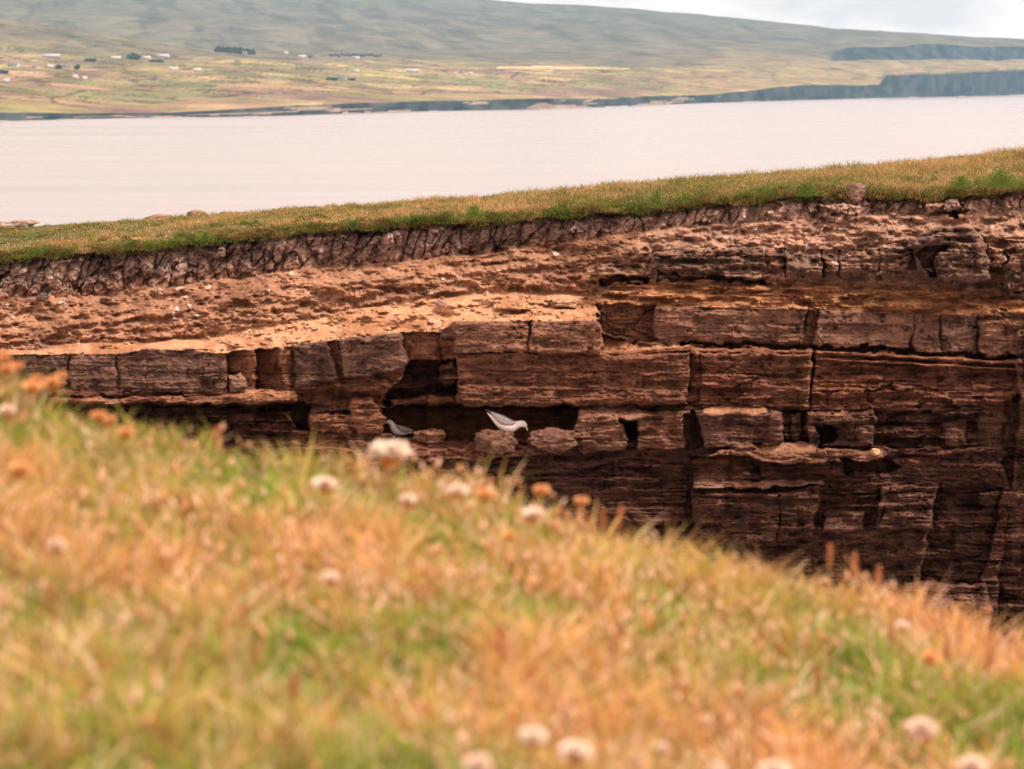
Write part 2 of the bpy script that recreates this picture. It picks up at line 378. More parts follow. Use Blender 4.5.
    block([(310, 392), (344, 386), (346, 402), (330, 412), (310, 408)], .15, k1, b2, bed=.7)
    block([(311, 414), (350, 415), (352, 432), (312, 433)], -.06, b1, b2, bev=6)
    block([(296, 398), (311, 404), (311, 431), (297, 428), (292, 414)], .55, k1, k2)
    block([(395, 437), (480, 441), (560, 434), (585, 430), (585, 450), (480, 460), (395, 460)], .0, b1, b2, bed=.8, gy=-.45)
    block([(412, 431), (445, 429), (447, 442), (430, 446), (412, 443)], -.1, b1, (0.295, 0.155, 0.102), bev=7)
    # shelf and overhang left
    block([(44, 396), (120, 397), (210, 397), (260, 390), (297, 393), (296, 400), (250, 404), (150, 403), (44, 401)], -.16, b1, (0.328, 0.163, 0.102), bed=.5, gy=-.2)
    block([(240, 388), (296, 390), (297, 396), (250, 396)], -.05, o1, o2, bed=.2, gy=-.4)  # lit shelf: its brightness is painted in with the sandy colour
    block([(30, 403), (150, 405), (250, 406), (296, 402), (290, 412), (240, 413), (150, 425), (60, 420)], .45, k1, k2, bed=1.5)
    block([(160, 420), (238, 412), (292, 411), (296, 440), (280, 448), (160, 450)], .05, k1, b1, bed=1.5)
    block([(290, 430), (395, 434), (400, 470), (290, 470)], -.12, b1, b2, bed=1, gy=-.2)
    # block row E..H
    block([(577, 416), (600, 415), (622, 417), (630, 434), (626, 450), (580, 452), (572, 436)], -.28, b1, (0.295, 0.163, 0.109), bev=8, bed=.5)
    block([(618, 411), (634, 413), (640, 420), (636, 436), (630, 441), (624, 427)], .45, k1, k2, wob=4.5, bev=6, bevd=-.2)
    block([(638, 415), (684, 415), (688, 432), (684, 448), (636, 449)], -.2, b1, (0.295, 0.163, 0.109), bev=8, bed=.5)
    block([(684, 411), (697, 412), (698, 448), (686, 449)], .27, k1, b2)
    block([(577, 408), (612, 410), (690, 411), (690, 416), (640, 418), (577, 417)], -.14, b1, (0.344, 0.192, 0.129), bed=.2, gy=-.5)
    block([(696, 413), (715, 408), (760, 408), (781, 413), (781, 440), (768, 449), (704, 448)], -.30, k1, (0.197, 0.107, 0.082), bev=9, bed=.5)
    block([(706, 409), (735, 404), (764, 408), (770, 413), (706, 414)], .05, o1, o2, bed=0, gy=-.9)
    block([(779, 412), (792, 408), (809, 410), (804, 428), (808, 443), (790, 446), (784, 430)], .5, k1, b1, bed=1.2, wob=4.5, bev=6, bevd=-.2)
    block([(787, 414), (801, 412), (800, 438), (791, 441)], .35, (0.164, 0.096, 0.075), (0.271, 0.163, 0.129), bev=7, bed=.5)
    block([(807, 412), (875, 411), (876, 446), (807, 446)], -.12, k1, (0.213, 0.115, 0.085), bed=.7, bev=5)
    block([(815, 424), (839, 424), (841, 438), (818, 444)], .5, k1, k2)
    block([(842, 409), (848, 410), (840, 420), (826, 424), (830, 416)], -.1, b1, (0.344, 0.200, 0.136), bev=4)
    block([(876, 412), (940, 413), (1004, 416), (1004, 448), (876, 448)], .46, k1, k2, bed=1.0)
    block([(942, 421), (966, 419), (966, 446), (944, 446)], .25, k1, (0.205, 0.111, 0.082), bev=4)
    block([(976, 414), (1003, 414), (1003, 447), (977, 446)], .38, k1, (0.189, 0.104, 0.075), bev=4)
    # ledge below, sandy tops
    block([(740, 446), (800, 440), (820, 448), (883, 451), (886, 459), (840, 463), (770, 462), (700, 456)], -.42, b1, (0.295, 0.155, 0.102), bed=.5, gy=-.3)
    block([(750, 443), (800, 440), (818, 447), (815, 450), (760, 449)], -.1, o1, (0.410, 0.222, 0.136), bed=0, gy=-.8)
    block([(839, 461), (890, 462), (905, 470), (890, 474), (845, 474)], .6, k1, k2)
    block([(690, 456), (730, 455), (760, 461), (780, 474), (740, 480), (690, 482)], .15, k1, b2, bed=1, gy=-.5)
    block([(690, 480), (822, 480), (824, 486), (700, 489), (690, 487)], -.38, b1, (0.295, 0.170, 0.122), bed=.3, gy=-.4)
    block([(700, 488), (735, 487), (732, 497), (700, 498)], -.05, (0.205, 0.111, 0.082), (0.328, 0.192, 0.143), bed=.2, gy=-.8)  # lit patch below the ledge, light painted in as paler stone
    block([(686, 470), (694, 470), (692, 530), (686, 545)], .16, k1, k2)
    block([(690, 490), (776, 492), (820, 486), (812, 540), (700, 545)], -.3, k1, (0.164, 0.085, 0.061), bed=.9)
    crack([(778, 494), (780, 520), (776, 545)], .15, 1.3)
    block([(824, 512), (864, 512), (862, 532), (824, 532)], -.2, k1, (0.180, 0.096, 0.071), bed=.5, bev=4)
    block([(884, 488), (939, 487), (934, 512), (928, 528), (876, 532), (880, 508)], -.42, k1, (0.205, 0.111, 0.082), bed=.8, bev=5)
    crack([(890, 487), (885, 510), (876, 532), (870, 560)], .15, 1.4)
    block([(938, 488), (1002, 488), (996, 520), (990, 560), (978, 584), (918, 584), (924, 540)], .33, k1, (0.139, 0.074, 0.058), bed=1.0)
    block([(842, 532), (926, 530), (920, 580), (842, 584)], -.05, k1, (0.164, 0.085, 0.061), bed=.9)
    block([(900, 583), (985, 583), (990, 612), (900, 614)], -.5, k1, (0.197, 0.111, 0.082), bed=.8, gy=-.3)
    block([(1004, 405), (1016, 395), (1022, 440), (1014, 500), (1002, 470)], .5, k1, k2)
    block([(1016, 330), (1060, 330), (1070, 430), (1050, 640), (992, 640), (1006, 520), (1018, 430)], .1, k1, (0.230, 0.126, 0.088), bed=1.0, gx=-.1)
    # upper right rock
    block([(598, 266), (646, 265), (650, 274), (630, 280), (600, 279)], 1.0, (0.164, 0.089, 0.061), (0.328, 0.178, 0.116), bed=.8)
    block([(600, 278), (648, 278), (645, 284), (604, 284)], 1.45, k1, b1)
    block([(650, 250), (700, 250), (762, 247), (766, 262), (760, 277), (700, 276), (652, 268)], .78, (0.115, 0.067, 0.051), (0.246, 0.141, 0.102), bed=.8, bev=6)
    block([(655, 272), (700, 277), (765, 277), (765, 282), (655, 281)], 1.2, k1, b1)
    block([(766, 250), (784, 248), (785, 274), (768, 277)], .9, g1, b2, bed=.5)
    block([(785, 252), (822, 254), (821, 277), (787, 277)], .66, (0.148, 0.089, 0.068), (0.271, 0.155, 0.116), bed=.7)
    block([(823, 256), (838, 253), (838, 275), (824, 277)], .8, g1, b2, bed=.5)
    block([(838, 256), (866, 252), (880, 262), (878, 276), (840, 276)], .66, (0.164, 0.092, 0.068), (0.295, 0.170, 0.122), bed=.7, bev=5)
    block([(868, 248), (896, 244), (914, 252), (912, 262), (896, 276), (880, 274)], .62, (0.164, 0.092, 0.068), (0.295, 0.170, 0.122), bed=.6, bev=6)
    for cx in (785, 822, 838, 880): crack([(cx, 250), (cx + 1, 278)], .2, 1.3)
    block([(913, 240), (935, 228), (965, 226), (984, 238), (990, 262), (990, 282), (976, 284), (936, 280), (918, 272)], .1, (0.123, 0.074, 0.058), (0.246, 0.141, 0.105), bev=9, bed=.8, bevd=.3)
    block([(914, 251), (930, 247), (950, 248), (946, 254), (936, 257), (934, 268), (938, 277), (928, 276), (922, 263)], .45, k1, k2, wob=3.5, gy=.2)
    block([(938, 258), (954, 257), (955, 268), (940, 268)], .02, (0.197, 0.118, 0.092), (0.328, 0.200, 0.150), bev=4)
    block([(910, 238), (945, 240), (972, 246), (970, 248), (930, 248), (908, 246)], -.02, (0.164, 0.096, 0.075), (0.295, 0.170, 0.122), bed=.3)
    block([(989, 246), (1004, 246), (1005, 268), (990, 268)], .55, (0.328, 0.170, 0.109), (0.426, 0.244, 0.163), bev=4)
    block([(1006, 240), (1040, 238), (1040, 300), (1006, 296)], .5, (0.164, 0.096, 0.075), (0.279, 0.148, 0.109), bed=1)
    block([(942, 212), (950, 209), (960, 212), (957, 219), (946, 218)], 1.65, k1, k2, wob=3)
    block([(941, 201), (956, 199), (962, 206), (958, 212), (943, 212)], 1.05, (.25, .15, .12), (.4, .26, .2), bev=6)
    block([(925, 204), (943, 203), (942, 212), (926, 214)], 1.1, (0.287, 0.163, 0.116), (0.394, 0.237, 0.170), bev=4)
    block([(820, 205), (845, 200), (860, 205), (858, 222), (828, 225)], 1.15, (0.271, 0.155, 0.116), (0.377, 0.229, 0.170), bev=8)
    # ---- relief noise
    s = Y - (X - 512) * 0.004 + 3.0 * fbm(X / 160, Y / 90, 2, 61) + 0.6 * WY      # bedding coordinate
    def bricks(s, x, th, wd, seed):
        i = np.floor(s / th); off = _hash(i, i * 0, seed) * 500
        j = np.floor((x + off) / (wd * (0.6 + 0.8 * _hash(i, i * 0 + 3, seed))))
        return _hash(i, j, seed + 2) - 0.5, s / th - i
    b_c, fc = bricks(s + 3 * fbm(X / 40, Y / 40, 2, 62), X + 4 * WX, 17.0, 95, 71)
    b_m, fm = bricks(s, X + 3 * WX, 8.3, 60, 72)
    b_f, ff = bricks(s + 0.8 * WY, X + 3 * WX, 3.6, 34, 73)
    jm = np.clip(.5 + 1.3 * fbm(X / 80, Y / 25, 3, 77), .12, 1.1)
    bed = 0.34 * b_c * jm + 0.13 * b_m * jm + 0.06 * b_f + 0.16 * fbm(X / 90, s / 5.0, 4, 78) + 0.04 * fbm(X / 12, s / 4, 4, 79) + 0.03 * fbm(X / 6, s / 2.2, 3, 74)
    under = 0.10 * sstep(.72, .97, fm) * np.clip(.35 + 1.5 * fbm(X / 45, s / 8.0, 3, 63), 0, 1) + 0.035 * sstep(.6, .95, ff) * np.clip(.3 + 1.6 * fbm(X / 28, s / 4.0, 3, 64), 0, 1) + 0.16 * sstep(.85, .98, fc) * np.clip(.2 + 1.8 * fbm(X / 70, s / 17.0, 3, 65), 0, 1)
    bed = bed + under + .13 * facets((X + 5 * WX) / 46, (Y + 4 * WY) / 15, 401) + .06 * facets((X + 2 * WX) / 17, (Y + 2 * WY) / 7.5, 402)
    D += rockw * (1 - bedamp.clip(0, 1)) * (.05 * facets((X + 3 * WX) / 34, (Y + 2 * WY) / 22, 403) + .02 * facets(X / 11, Y / 8, 404))
    chip = np.clip(fbm(X / 10, Y / 7, 5, 66, .65) - .22, 0, 1)
    bed = bed + .28 * chip
    D += (.25 * np.clip(fbm(X / 16, Y / 11, 5, 67, .65) - .25, 0, 1)) * slab
    D += .10 * rockw * sstep(4.9, 5.1, Z) * fbm(X / 26, Y / 6.0, 4, 320, .6)
    D += bed * bedamp * 0.9
    D += (0.035 * fbm(X / 14, Y / 10, 4, 75) + 0.018 * fbm(X / 4.5, Y / 2.6, 3, 76, .7)) * rockw
    # columns of cracked clay in the soil band
    f1, f2, cid = worley((X + 4 * fbm(X / 40, Y / 26, 2, 81) + 1.2 * WX + .25 * (Y - e[None, :])) / 12.0, (Y - e[None, :] + 2.5 * WY) / 27.0, 82, 1.0)
    g1_, g2_, cid2 = worley((X + 3 * WX) / 7.5, (Y - e[None, :]) / 8.5, 83, 0.95)
    ck = np.clip(.42 + 1.7 * fbm(X / 16, Y / 12, 4, 182), 0.0, 1)
    clay = 0.13 * ck * np.clip(1 - (f2 - f1) / 0.13, 0, 1) + 0.035 * np.clip(1 - (g2_ - g1_) / 0.16, 0, 1) + 0.12 * facets((X + 3 * WX) / 13, (Y - e[None, :] + 3 * WY) / 10, 410) + .05 * facets(X / 6, Y / 5, 411) + 0.14 * f1 ** 2 + 0.13 * fbm(X / 18, Y / 30, 3, 183) + 0.10 * (cid - .5) + 0.05 * (cid2 - .5) + 0.03 * fbm(X / 4, Y / 4, 3, 84)
    D += clay * soil
    # overhang shadow gap under the turf
    D += 0.12 * (1 - sstep(2, 9, Y - e[None, :]))
    # lumpy till with small scarps
    lump = fbm(X / 42, Y / 15, 5, 91, 0.6); rid = 1 - np.abs(fbm(X / 26, Y / 11, 5, 92, 0.6)) * 2
    h1, h2, hid = worley((X + 4 * WX) / 11, (Y + 4 * WY) / 8, 93)
    D += till * (0.30 * lump - 0.10 * rid + 0.10 * h1 + 0.10 * fbm(X / 11, Y / 9, 4, 196) + 0.04 * fbm(X / 3.3, Y / 3, 3, 94))
    terr = np.sin((Z * 2.4 + 0.9 * fbm(X / 50, Y / 60, 3, 95)) * 6.283)
    D += till * 0.05 * terr * np.clip(.4 + 1.2 * fbm(X / 70, Y / 40, 2, 195), 0, 1)
    rub = np.clip(fbm(X / 9, Y / 4.5, 4, 296, .65) - .1, 0, 1)
    D -= ledge * (.32 * rub + .35 * fbm(X / 34, Y / 9, 4, 297) * sstep(3.0, 3.3, Z) * (1 - sstep(3.7, 3.98, Z)))
    D += ledge * sstep(602, 608, X) * (0.12 * fbm(X / 60, Y / 4.0, 4, 298) + .09 * fbm(X / 13, Y / 6, 4, 299))
    D += 0.10 * fbm(X / 120, Y / 70, 3, 98)
    # pale stones in the till
    st = ((h1 < 0.22) & (hid > 0.93)) * till
    A[:] = A * (1 - st[..., None] * .8) + C(.6, .5, .44) * st[..., None] * .8
    D -= st * 0.03
    Yw = 26.0 + D
    # keep vertex colours physical, slightly varied
    A *= ((1 + 0.15 * fbm(X / 2.2, Y / 2.0, 2, 99)) * (1 + .04 * rockw))[..., None]
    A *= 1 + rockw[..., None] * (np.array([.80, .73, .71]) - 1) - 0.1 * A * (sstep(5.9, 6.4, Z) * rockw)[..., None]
    wx, wy, wz = unproj(X, Y, Yw)
    V = np.stack([wx, wy, wz], -1).reshape(-1, 3)
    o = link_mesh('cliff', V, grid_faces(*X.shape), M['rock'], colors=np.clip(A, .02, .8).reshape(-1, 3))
    tag(o, 'layered brown sandstone cliff face under the clay and turf', 'cliff', kind='structure')
    return xs, e, Yw, X, Y
xs_c, e_c, Yw_c, X_c, Y_c = build_cliff()
def cliff_depth(px, py):
    i = int(np.argmin(abs(xs_c - px))); j = int(np.argmin(abs(Y_c[:, i] - py))); return float(Yw_c[j, i])

# ------------------------------------------------------------------ headland turf behind the edge
SKY_G = [(-400, 238), (0, 229), (100, 223), (200, 216), (300, 209), (400, 204), (500, 196), (600, 189), (700, 181), (800, 175), (900, 164), (1024, 151), (1400, 118)]
YE = [(-400, 33), (0, 33.5), (500, 35), (1024, 38), (1400, 39)]
def top_pt(px, t):
    """t 0 at the edge, 1 at the back of the headland"""
    y0 = edge_y(px) - 1.0; d0 = tab(px, [(-400, 28.2), (540, 28.1), (640, 27.6), (800, 27.4), (1400, 27.4)])
    x0, _, z0 = unproj(px, y0, d0)
    d1 = tab(px, YE); x1, _, z1 = unproj(px, tab(px, SKY_G), d1)
    y = d0 + (d1 - d0) * t
    z = z0 + (z1 - z0) * t + 0.05 * np.sin(t * 3.14) + 0.05 * fbm(px / 60.0, t * 6, 3, 41) * np.minimum(1, t * 8) * np.minimum(1, (1 - t) * 6 + .15)
    return x0 + (x1 - x0) * t, y, z
def build_turf():
    pxs = np.arange(-330, 1400, 4.0); ts = np.linspace(0, 1, 70)
    P, T = np.meshgrid(pxs, ts)
    x, y, z = top_pt(P, T)
    # front lip: three rows rolling over and under the edge; back: slope to the sea
    fx = np.vstack([x[0]] * 3); fy = np.vstack([y[0] + .35, y[0] + .07, y[0] + .02]); hang = .01 + .035 * np.clip(.5 + fbm(pxs / 14.0, pxs * 0, 3, 49), 0, 1); fz = np.vstack([z[0] - hang - .03, z[0] - hang, z[0] - .015])
    kk = np.array([.3, 1, 4, 12, 25])[:, None]; bx = x[-1][None, :] * (1 + 0 * kk); by = y[-1][None, :] + kk * .8; bz = z[-1][None, :] - kk * 1.5
    x = np.vstack([fx, x, bx]); y = np.vstack([fy, y, by]); z = np.vstack([fz, z, bz])
    n = np.clip(.5 + fbm(x * 1.3, y * 1.3, 4, 42), 0, 1)[..., None]
    A = np.array([.11, .075, .035]) * (1 - n) + np.array([.07, .085, .025]) * n
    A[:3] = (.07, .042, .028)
    o = link_mesh('headland_ground', np.stack([x, y, z], -1).reshape(-1, 3), grid_faces(*x.shape), M['turf'], colors=A.reshape(-1, 3))
    tag(o, 'grassy top of the sea cliff', 'ground', kind='structure')
build_turf()

def blades(name, base, h, w, lean, ldir, c0, c1, mat, parent=None, segs=2, yaw=None):
    """curved tapering blades as one mesh. base (n,3)"""
    n = len(base); yaw = rng.uniform(0, 6.283, n) if yaw is None else yaw
    sx, sy = np.cos(yaw) * w / 2, np.sin(yaw) * w / 2
    lx, ly = np.cos(ldir) * lean, np.sin(ldir) * lean
    V = np.zeros((n, 2 * segs + 1, 3)); Cc = np.zeros((n, 2 * segs + 1, 3))
    for k in range(segs):
        t = k / segs; wk = 1 - 0.45 * t
        cx = base[:, 0] + lx * t * t; cy = base[:, 1] + ly * t * t; cz = base[:, 2] + h * t
        V[:, 2 * k] = np.stack([cx - sx * wk, cy - sy * wk, cz], 1); V[:, 2 * k + 1] = np.stack([cx + sx * wk, cy + sy * wk, cz], 1)
        Cc[:, 2 * k] = Cc[:, 2 * k + 1] = c0 * (1 - t) + c1 * t
    V[:, -1] = np.stack([base[:, 0] + lx, base[:, 1] + ly, base[:, 2] + h], 1); Cc[:, -1] = c1
    st = (np.arange(n) * (2 * segs + 1))[:, None]
    tris = []
    for k in range(segs - 1):
        tris += [st + np.array([[2 * k, 2 * k + 1, 2 * k + 3]]), st + np.array([[2 * k, 2 * k + 3, 2 * k + 2]])]
    tris.append(st + np.array([[2 * segs - 2, 2 * segs - 1, 2 * segs]]))
    return link_mesh(name, V.reshape(-1, 3), np.concatenate(tris), mat, parent, colors=Cc.reshape(-1, 3), smooth=False)
def mixc(k, a, b): k = k[:, None]; return np.array(a) * (1 - k) + np.array(b) * k

def edge_cover():
    # matted ground cover: low leafy cushions that blur into each other along the broken turf edge
    B, HH, LW, LN, TH, CC = [], [], [], [], [], []
    for i in range(1100):
        px = rng.uniform(-120, 1180); dn = float(fbm(np.array([px / 40.0]), np.array([1.7]), 3, 501)[0])
        t = abs(rng.normal(0, .022)) if rng.random() < .75 else rng.uniform(0, .3)
        x, y, z = (float(v[0]) for v in top_pt(np.array([px]), np.array([t])))
        big = tab(px, [(-100, .6), (300, .75), (600, .85), (1100, .95)]); r = rng.uniform(.035, .13) * big; n = int(40 + 750 * r)
        if t < .02: z -= rng.uniform(-.04, .04) * (1 + 1.5 * dn); y -= .09
        th = rng.uniform(0, 6.283, n); ph = rng.uniform(-.8, 1.57, n); q = rng.uniform(.5, 1, n)
        B.append(np.stack([x + np.cos(th) * np.cos(ph) * r * 1.5 * q, y + np.sin(th) * np.cos(ph) * r * q, z + np.sin(ph) * r * .8 * q], 1))
        k = rng.random(); a, b = (((.05, .09, .02), (.15, .22, .04)) if k < .38 else ((.10, .13, .03), (.27, .29, .07)) if k < .68 else ((.20, .13, .05), (.42, .25, .10)) if k < .88 else ((.12, .05, .03), (.26, .12, .06)))
        CC.append(mixc(rng.random(n), a, b)); HH.append(rng.uniform(.4, 1, n) * .022); LW.append(np.full(n, .011)); LN.append(rng.uniform(.1, 1.5, n) * .014); TH.append(th)
    B, HH, LW, LN, TH, CC = (np.concatenate(v) for v in (B, HH, LW, LN, TH, CC))
    o = blades('edge_ground_cover', B, HH, LW, LN, TH, CC * .8, CC, M['grass'])
    tag(o, 'matted green and brown ground cover along the broken turf edge', 'ground cover', kind='stuff')
def build_top_grass():
    n = 230000
    px = rng.uniform(-200, 1230, n); t = rng.uniform(0, 1, n) ** 1.25
    # extra at the lip
    m = 70000; px = np.concatenate([px, rng.uniform(-200, 1230, m)]); t = np.concatenate([t, rng.uniform(0, .05, m)]); n += m
    x, y, z = top_pt(px, t)
    y = y - (t < .03) * rng.uniform(0, .1, n)
    clump = 1.5 * fbm(x * 3.2, y * 3.2, 4, 43, .6); dry = np.clip(.46 + 1.0 * fbm(x * .8, y * .5, 3, 44) + .7 * fbm(x * 3.5, y * 2.5, 3, 144) + .35 * (px / 1024 - .5) + rng.normal(0, .22, n), 0, 1)
    tall = tab(px, [(-200, .03), (250, .04), (500, .06), (700, .07), (1200, .075)])
    h = tall * (0.6 + 1.3 * np.clip(.4 + clump, 0, 1) ** 1.5) * rng.uniform(.5, 1.3, n)
    lip = t < .04
    green = (t < .10) & (rng.random(n) < np.clip(.40 + 1.9 * fbm(x * 1.8, y * 1.2, 3, 45), 0, .95))
    c1 = mixc(dry, (.17, .19, .045), (.55, .35, .16)); rd = rng.random(n) < .10; c1[rd] = (.34, .15, .07); c1[green] = mixc(rng.random(green.sum()), (.08, .14, .03), (.18, .22, .05))
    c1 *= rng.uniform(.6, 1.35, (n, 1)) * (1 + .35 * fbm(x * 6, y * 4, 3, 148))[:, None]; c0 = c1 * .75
    base = np.stack([x, y, z - .01], 1)
    lean = h * rng.uniform(.1, 1.6, n)
    ld = np.where(lip, rng.normal(-1.57, .7, n), rng.uniform(0, 6.283, n))
    hang = np.clip(.35 + 1.5 * fbm(x * 2.6, x * 0, 4, 47, .65), .05, 1.3)
    dn = lip & (rng.random(n) < .5); h = np.where(dn, -rng.uniform(.01, .09, n) * hang, h); lean = np.where(dn, rng.uniform(.01, .05, n), lean)
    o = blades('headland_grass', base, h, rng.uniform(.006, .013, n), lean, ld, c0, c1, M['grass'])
    edge_cover()
    tag(o, 'tussocky green and straw grass along the cliff top', 'grass', kind='stuff')
    # tiny thrift flowers scattered in the turf (uncountable)
    n = 5200; px = rng.uniform(-60, 1100, n); t = rng.uniform(0, .75, n) ** 1.1
    keep = rng.random(n) < np.clip(.25 + .8 * fbm(px / 60, t * 5, 2, 46) + tab(px, [(0, -.05), (500, .2), (1000, .5)]), 0.04, 1); px, t = px[keep], t[keep]; n = len(px)
    x, y, z = top_pt(px, t); zz = z + tab(px, [(-200, .035), (250, .045), (500, .07), (1200, .09)]) * rng.uniform(.5, 1.2, n)
    r = rng.uniform(.006, .011, n)
    oc = np.array([(1, 0, 0), (0, 1, 0), (-1, 0, 0), (0, -1, 0), (0, 0, .8), (0, 0, -.8)])
    V = np.stack([x, y, zz], 1)[:, None, :] + oc[None] * r[:, None, None]
    tri = np.array([(0, 1, 4), (1, 2, 4), (2, 3, 4), (3, 0, 4), (1, 0, 5), (2, 1, 5), (3, 2, 5), (0, 3, 5)])
    Fc = (np.arange(n)[:, None, None] * 6 + tri[None]).reshape(-1, 3)
    cc = mixc(rng.random(n), (.62, .45, .36), (.68, .36, .16)); cc = np.repeat(cc[:, None], 6, 1).reshape(-1, 3)
    o = link_mesh('headland_flowers', V.reshape(-1, 3), Fc, M['grass'], colors=cc, smooth=False)
    tag(o, 'tiny pale and orange flower heads sprinkled through the cliff top grass', 'flowers', kind='stuff')
build_top_grass()

def rock_verts(r, sx, sy, sz, seed, nu=64, nv=40, flat=0.0, amp=.8):
    rr = np.random.default_rng(seed)
    u = np.linspace(0, 2 * np.pi, nu, endpoint=False); v = np.linspace(0, np.pi, nv)
    V = []; 
    planes = rr.normal(size=(12, 3)); planes /= np.linalg.norm(planes, axis=1)[:, None]; pd = rr.uniform(.62, .92, 12)
    for vv in v:
        for uu in u:
            d = np.array([math.sin(vv) * math.cos(uu), math.sin(vv) * math.sin(uu), math.cos(vv)])
            k = 1.0
            dp = planes @ d
            for a, b in zip(dp, pd):
                if a > b * .6: k = min(k, b / a)
            V.append(d * k)
    V = np.array(V)
    nz = fbm(V[:, 0] * 2.6 + seed, V[:, 1] * 3 + V[:, 2] * 4, 5, seed, .6)
    V *= (1 + amp * nz * .5)[:, None]; V = np.sign(V) * np.abs(V) ** .8; V *= r * np.array([sx, sy, sz])
    Fs = []
    for j in range(nv - 1):
        for i in range(nu):
            Fs.append((j * nu + i, (j + 1) * nu + i, (j + 1) * nu + (i + 1) % nu, j * nu + (i + 1) % nu))
    return V, np.array(Fs)
def rock_thing(px, py, wpx, hpx, label, cat='rock', c1=(.2, .12, .09), c2=(.38, .24, .18), seed=1, dY=None, depth=1.0, name='rock', group=None, sink=0.0, rz=0, Y=None):
    Yd = Y if Y is not None else cliff_depth(px, py + hpx / 2) - .02
    if dY: Yd += dY
    x, y, z = unproj(px, py, Yd); s = Yd / F
    V, Fs = rock_verts(1, wpx * s / 2, wpx * s / 2 * depth, hpx * s / 2, seed)
    k = np.clip(.5 + fbm(V[:, 0] * 30, V[:, 2] * 60, 3, seed), 0, 1)[:, None]
    cc = np.array(c1) * (1 - k) + np.array(c2) * k
    V[:, 2] += hpx * s / 2
    o = link_mesh(name, V, Fs, M['rock'], colors=cc)
    o.location = (float(x), float(y) + wpx * s / 2 * depth * .4, float(z) - hpx * s / 2 - sink); o.rotation_euler = (0, 0, rz)
    tag(o, label, cat, group)
    return o
rock_thing(495, 443, 42, 28, 'lumpy brown boulder directly under the white gull', seed=4, c1=(.10, .048, .034), c2=(.24, .12, .085))
rock_thing(552, 442, 54, 22, 'wide knobbly brown boulder just right of the white gull', seed=5, c1=(.09, .044, .032), c2=(.22, .11, .08))
rock_thing(856, 188, 21, 18, 'rounded pinkish boulder bulging out of the turf edge', seed=6, c1=(.17, .10, .08), c2=(.32, .2, .16), sink=.05, Y=27.3)
rock_thing(876, 452, 10, 7, 'small bright orange stone lying on the ledge lip at right', seed=8, c1=(.6, .34, .16), c2=(.7, .45, .25))
rock_thing(746, 476, 10, 7, 'small pale stone on the lower dark ledge', seed=9, c1=(.38, .27, .22), c2=(.5, .38, .3))
rock_thing(441, 303, 9, 8, 'upright pinkish stone resting on the sandy ledge', seed=10, c1=(.42, .27, .22), c2=(.55, .38, .3))
rock_thing(493, 303, 16, 5, 'flat brown stone lying in the middle of the sandy ledge', seed=12, c1=(.3, .16, .1), c2=(.45, .26, .17))
rock_thing(566, 304, 30, 9, 'thin flat slab lying near the right end of the sandy ledge', seed=13, c1=(.34, .19, .12), c2=(.5, .3, .2))
rock_thing(42, 297, 12, 8, 'dark stone lodged at the foot of the clay band', seed=14, c1=(.1, .07, .06), c2=(.16, .1, .09))
Yb = 33.2
rock_thing(10, 224, 52, 7, 'flat grey slab lying at the back of the turf at far left', seed=21, c1=(.3, .22, .18), c2=(.45, .34, .28), Y=Yb, depth=.5, sink=.02)
rock_thing(24, 221, 28, 5, 'thin stone stacked on the far left slab', seed=22, c1=(.34, .25, .2), c2=(.5, .38, .32), Y=Yb, depth=.5, sink=.02)
rock_thing(158, 215, 28, 9, 'leaning angular brown stone on the left skyline', seed=23, c1=(.3, .19, .13), c2=(.42, .28, .2), Y=34, sink=.05, depth=.5)
rock_thing(196, 211, 23, 9, 'dome shaped mossy brown stone on the left skyline', seed=24, c1=(.25, .17, .09), c2=(.36, .25, .15), Y=34.2, sink=.05, depth=.6)
rock_thing(231, 210, 26, 5, 'low flat stone sunk in grass right of the dome shaped one', seed=25, c1=(.3, .2, .13), c2=(.42, .3, .2), Y=34.4, sink=.05, depth=.5)

def leafy(name, px, py, wpx, hpx, label, Y=None, n=260, c1=(.08, .15, .03), c2=(.28, .34, .08), leaf=.012):
    Yd = Y if Y is not None else cliff_depth(px, py) - .04
    x, y, z = (float(v) for v in unproj(px, py + hpx / 2, Yd)); s = Yd / F
    root = empty(name, (x, y, z))
    rr = rng.random(n) ** .5; th = rng.uniform(0, 6.283, n); ph = rng.uniform(0, 1.57, n)
    b = np.stack([np.cos(th) * np.cos(ph) * rr * wpx * s / 2, np.sin(th) * np.cos(ph) * rr * wpx * s / 2 * .8, np.sin(ph) * rr * hpx * s * .9], 1)
    c = mixc(rng.random(n), c1, c2)
    blades('foliage', b, rng.uniform(.3, 1, n) * leaf * 2, np.full(n, leaf), rng.uniform(.2, 1.6, n) * leaf, th, c * .8, c, M['grass'], root)
    k = 14; b = np.zeros((k, 3)); th = rng.uniform(0, 6.283, k); c = np.tile(np.array([.16, .12, .05]), (k, 1))
    blades('stem', b, rng.uniform(.5, .9, k) * hpx * s, np.full(k, .004), rng.uniform(.1, .45, k) * wpx * s, th, c, c, M['grass'], root)
    tag(root, label, 'plant')
    return root
leafy('leafy_plant', 609, 332, 11, 8, 'tiny green plant in the corner beside the square block edge', leaf=.008)
leafy('leafy_plant', 622, 339, 16, 7, 'small sprawling green plant on the sandy patch below the recessed slab', leaf=.008, c2=(.25, .25, .1))
leafy('leafy_cushion', 656, 199, 26, 18, 'bushy green cushion hanging at the turf edge, mid right', Y=27.35, n=900)
leafy('leafy_cushion', 474, 212, 24, 14, 'bright green tuft at the turf edge left of centre', Y=27.8, n=700, c1=(.09, .17, .03), c2=(.26, .34, .07))
leafy('leafy_cushion', 1000, 179, 44, 20, 'broad dark green cushion on the turf edge at far right', Y=27.2, n=1600)
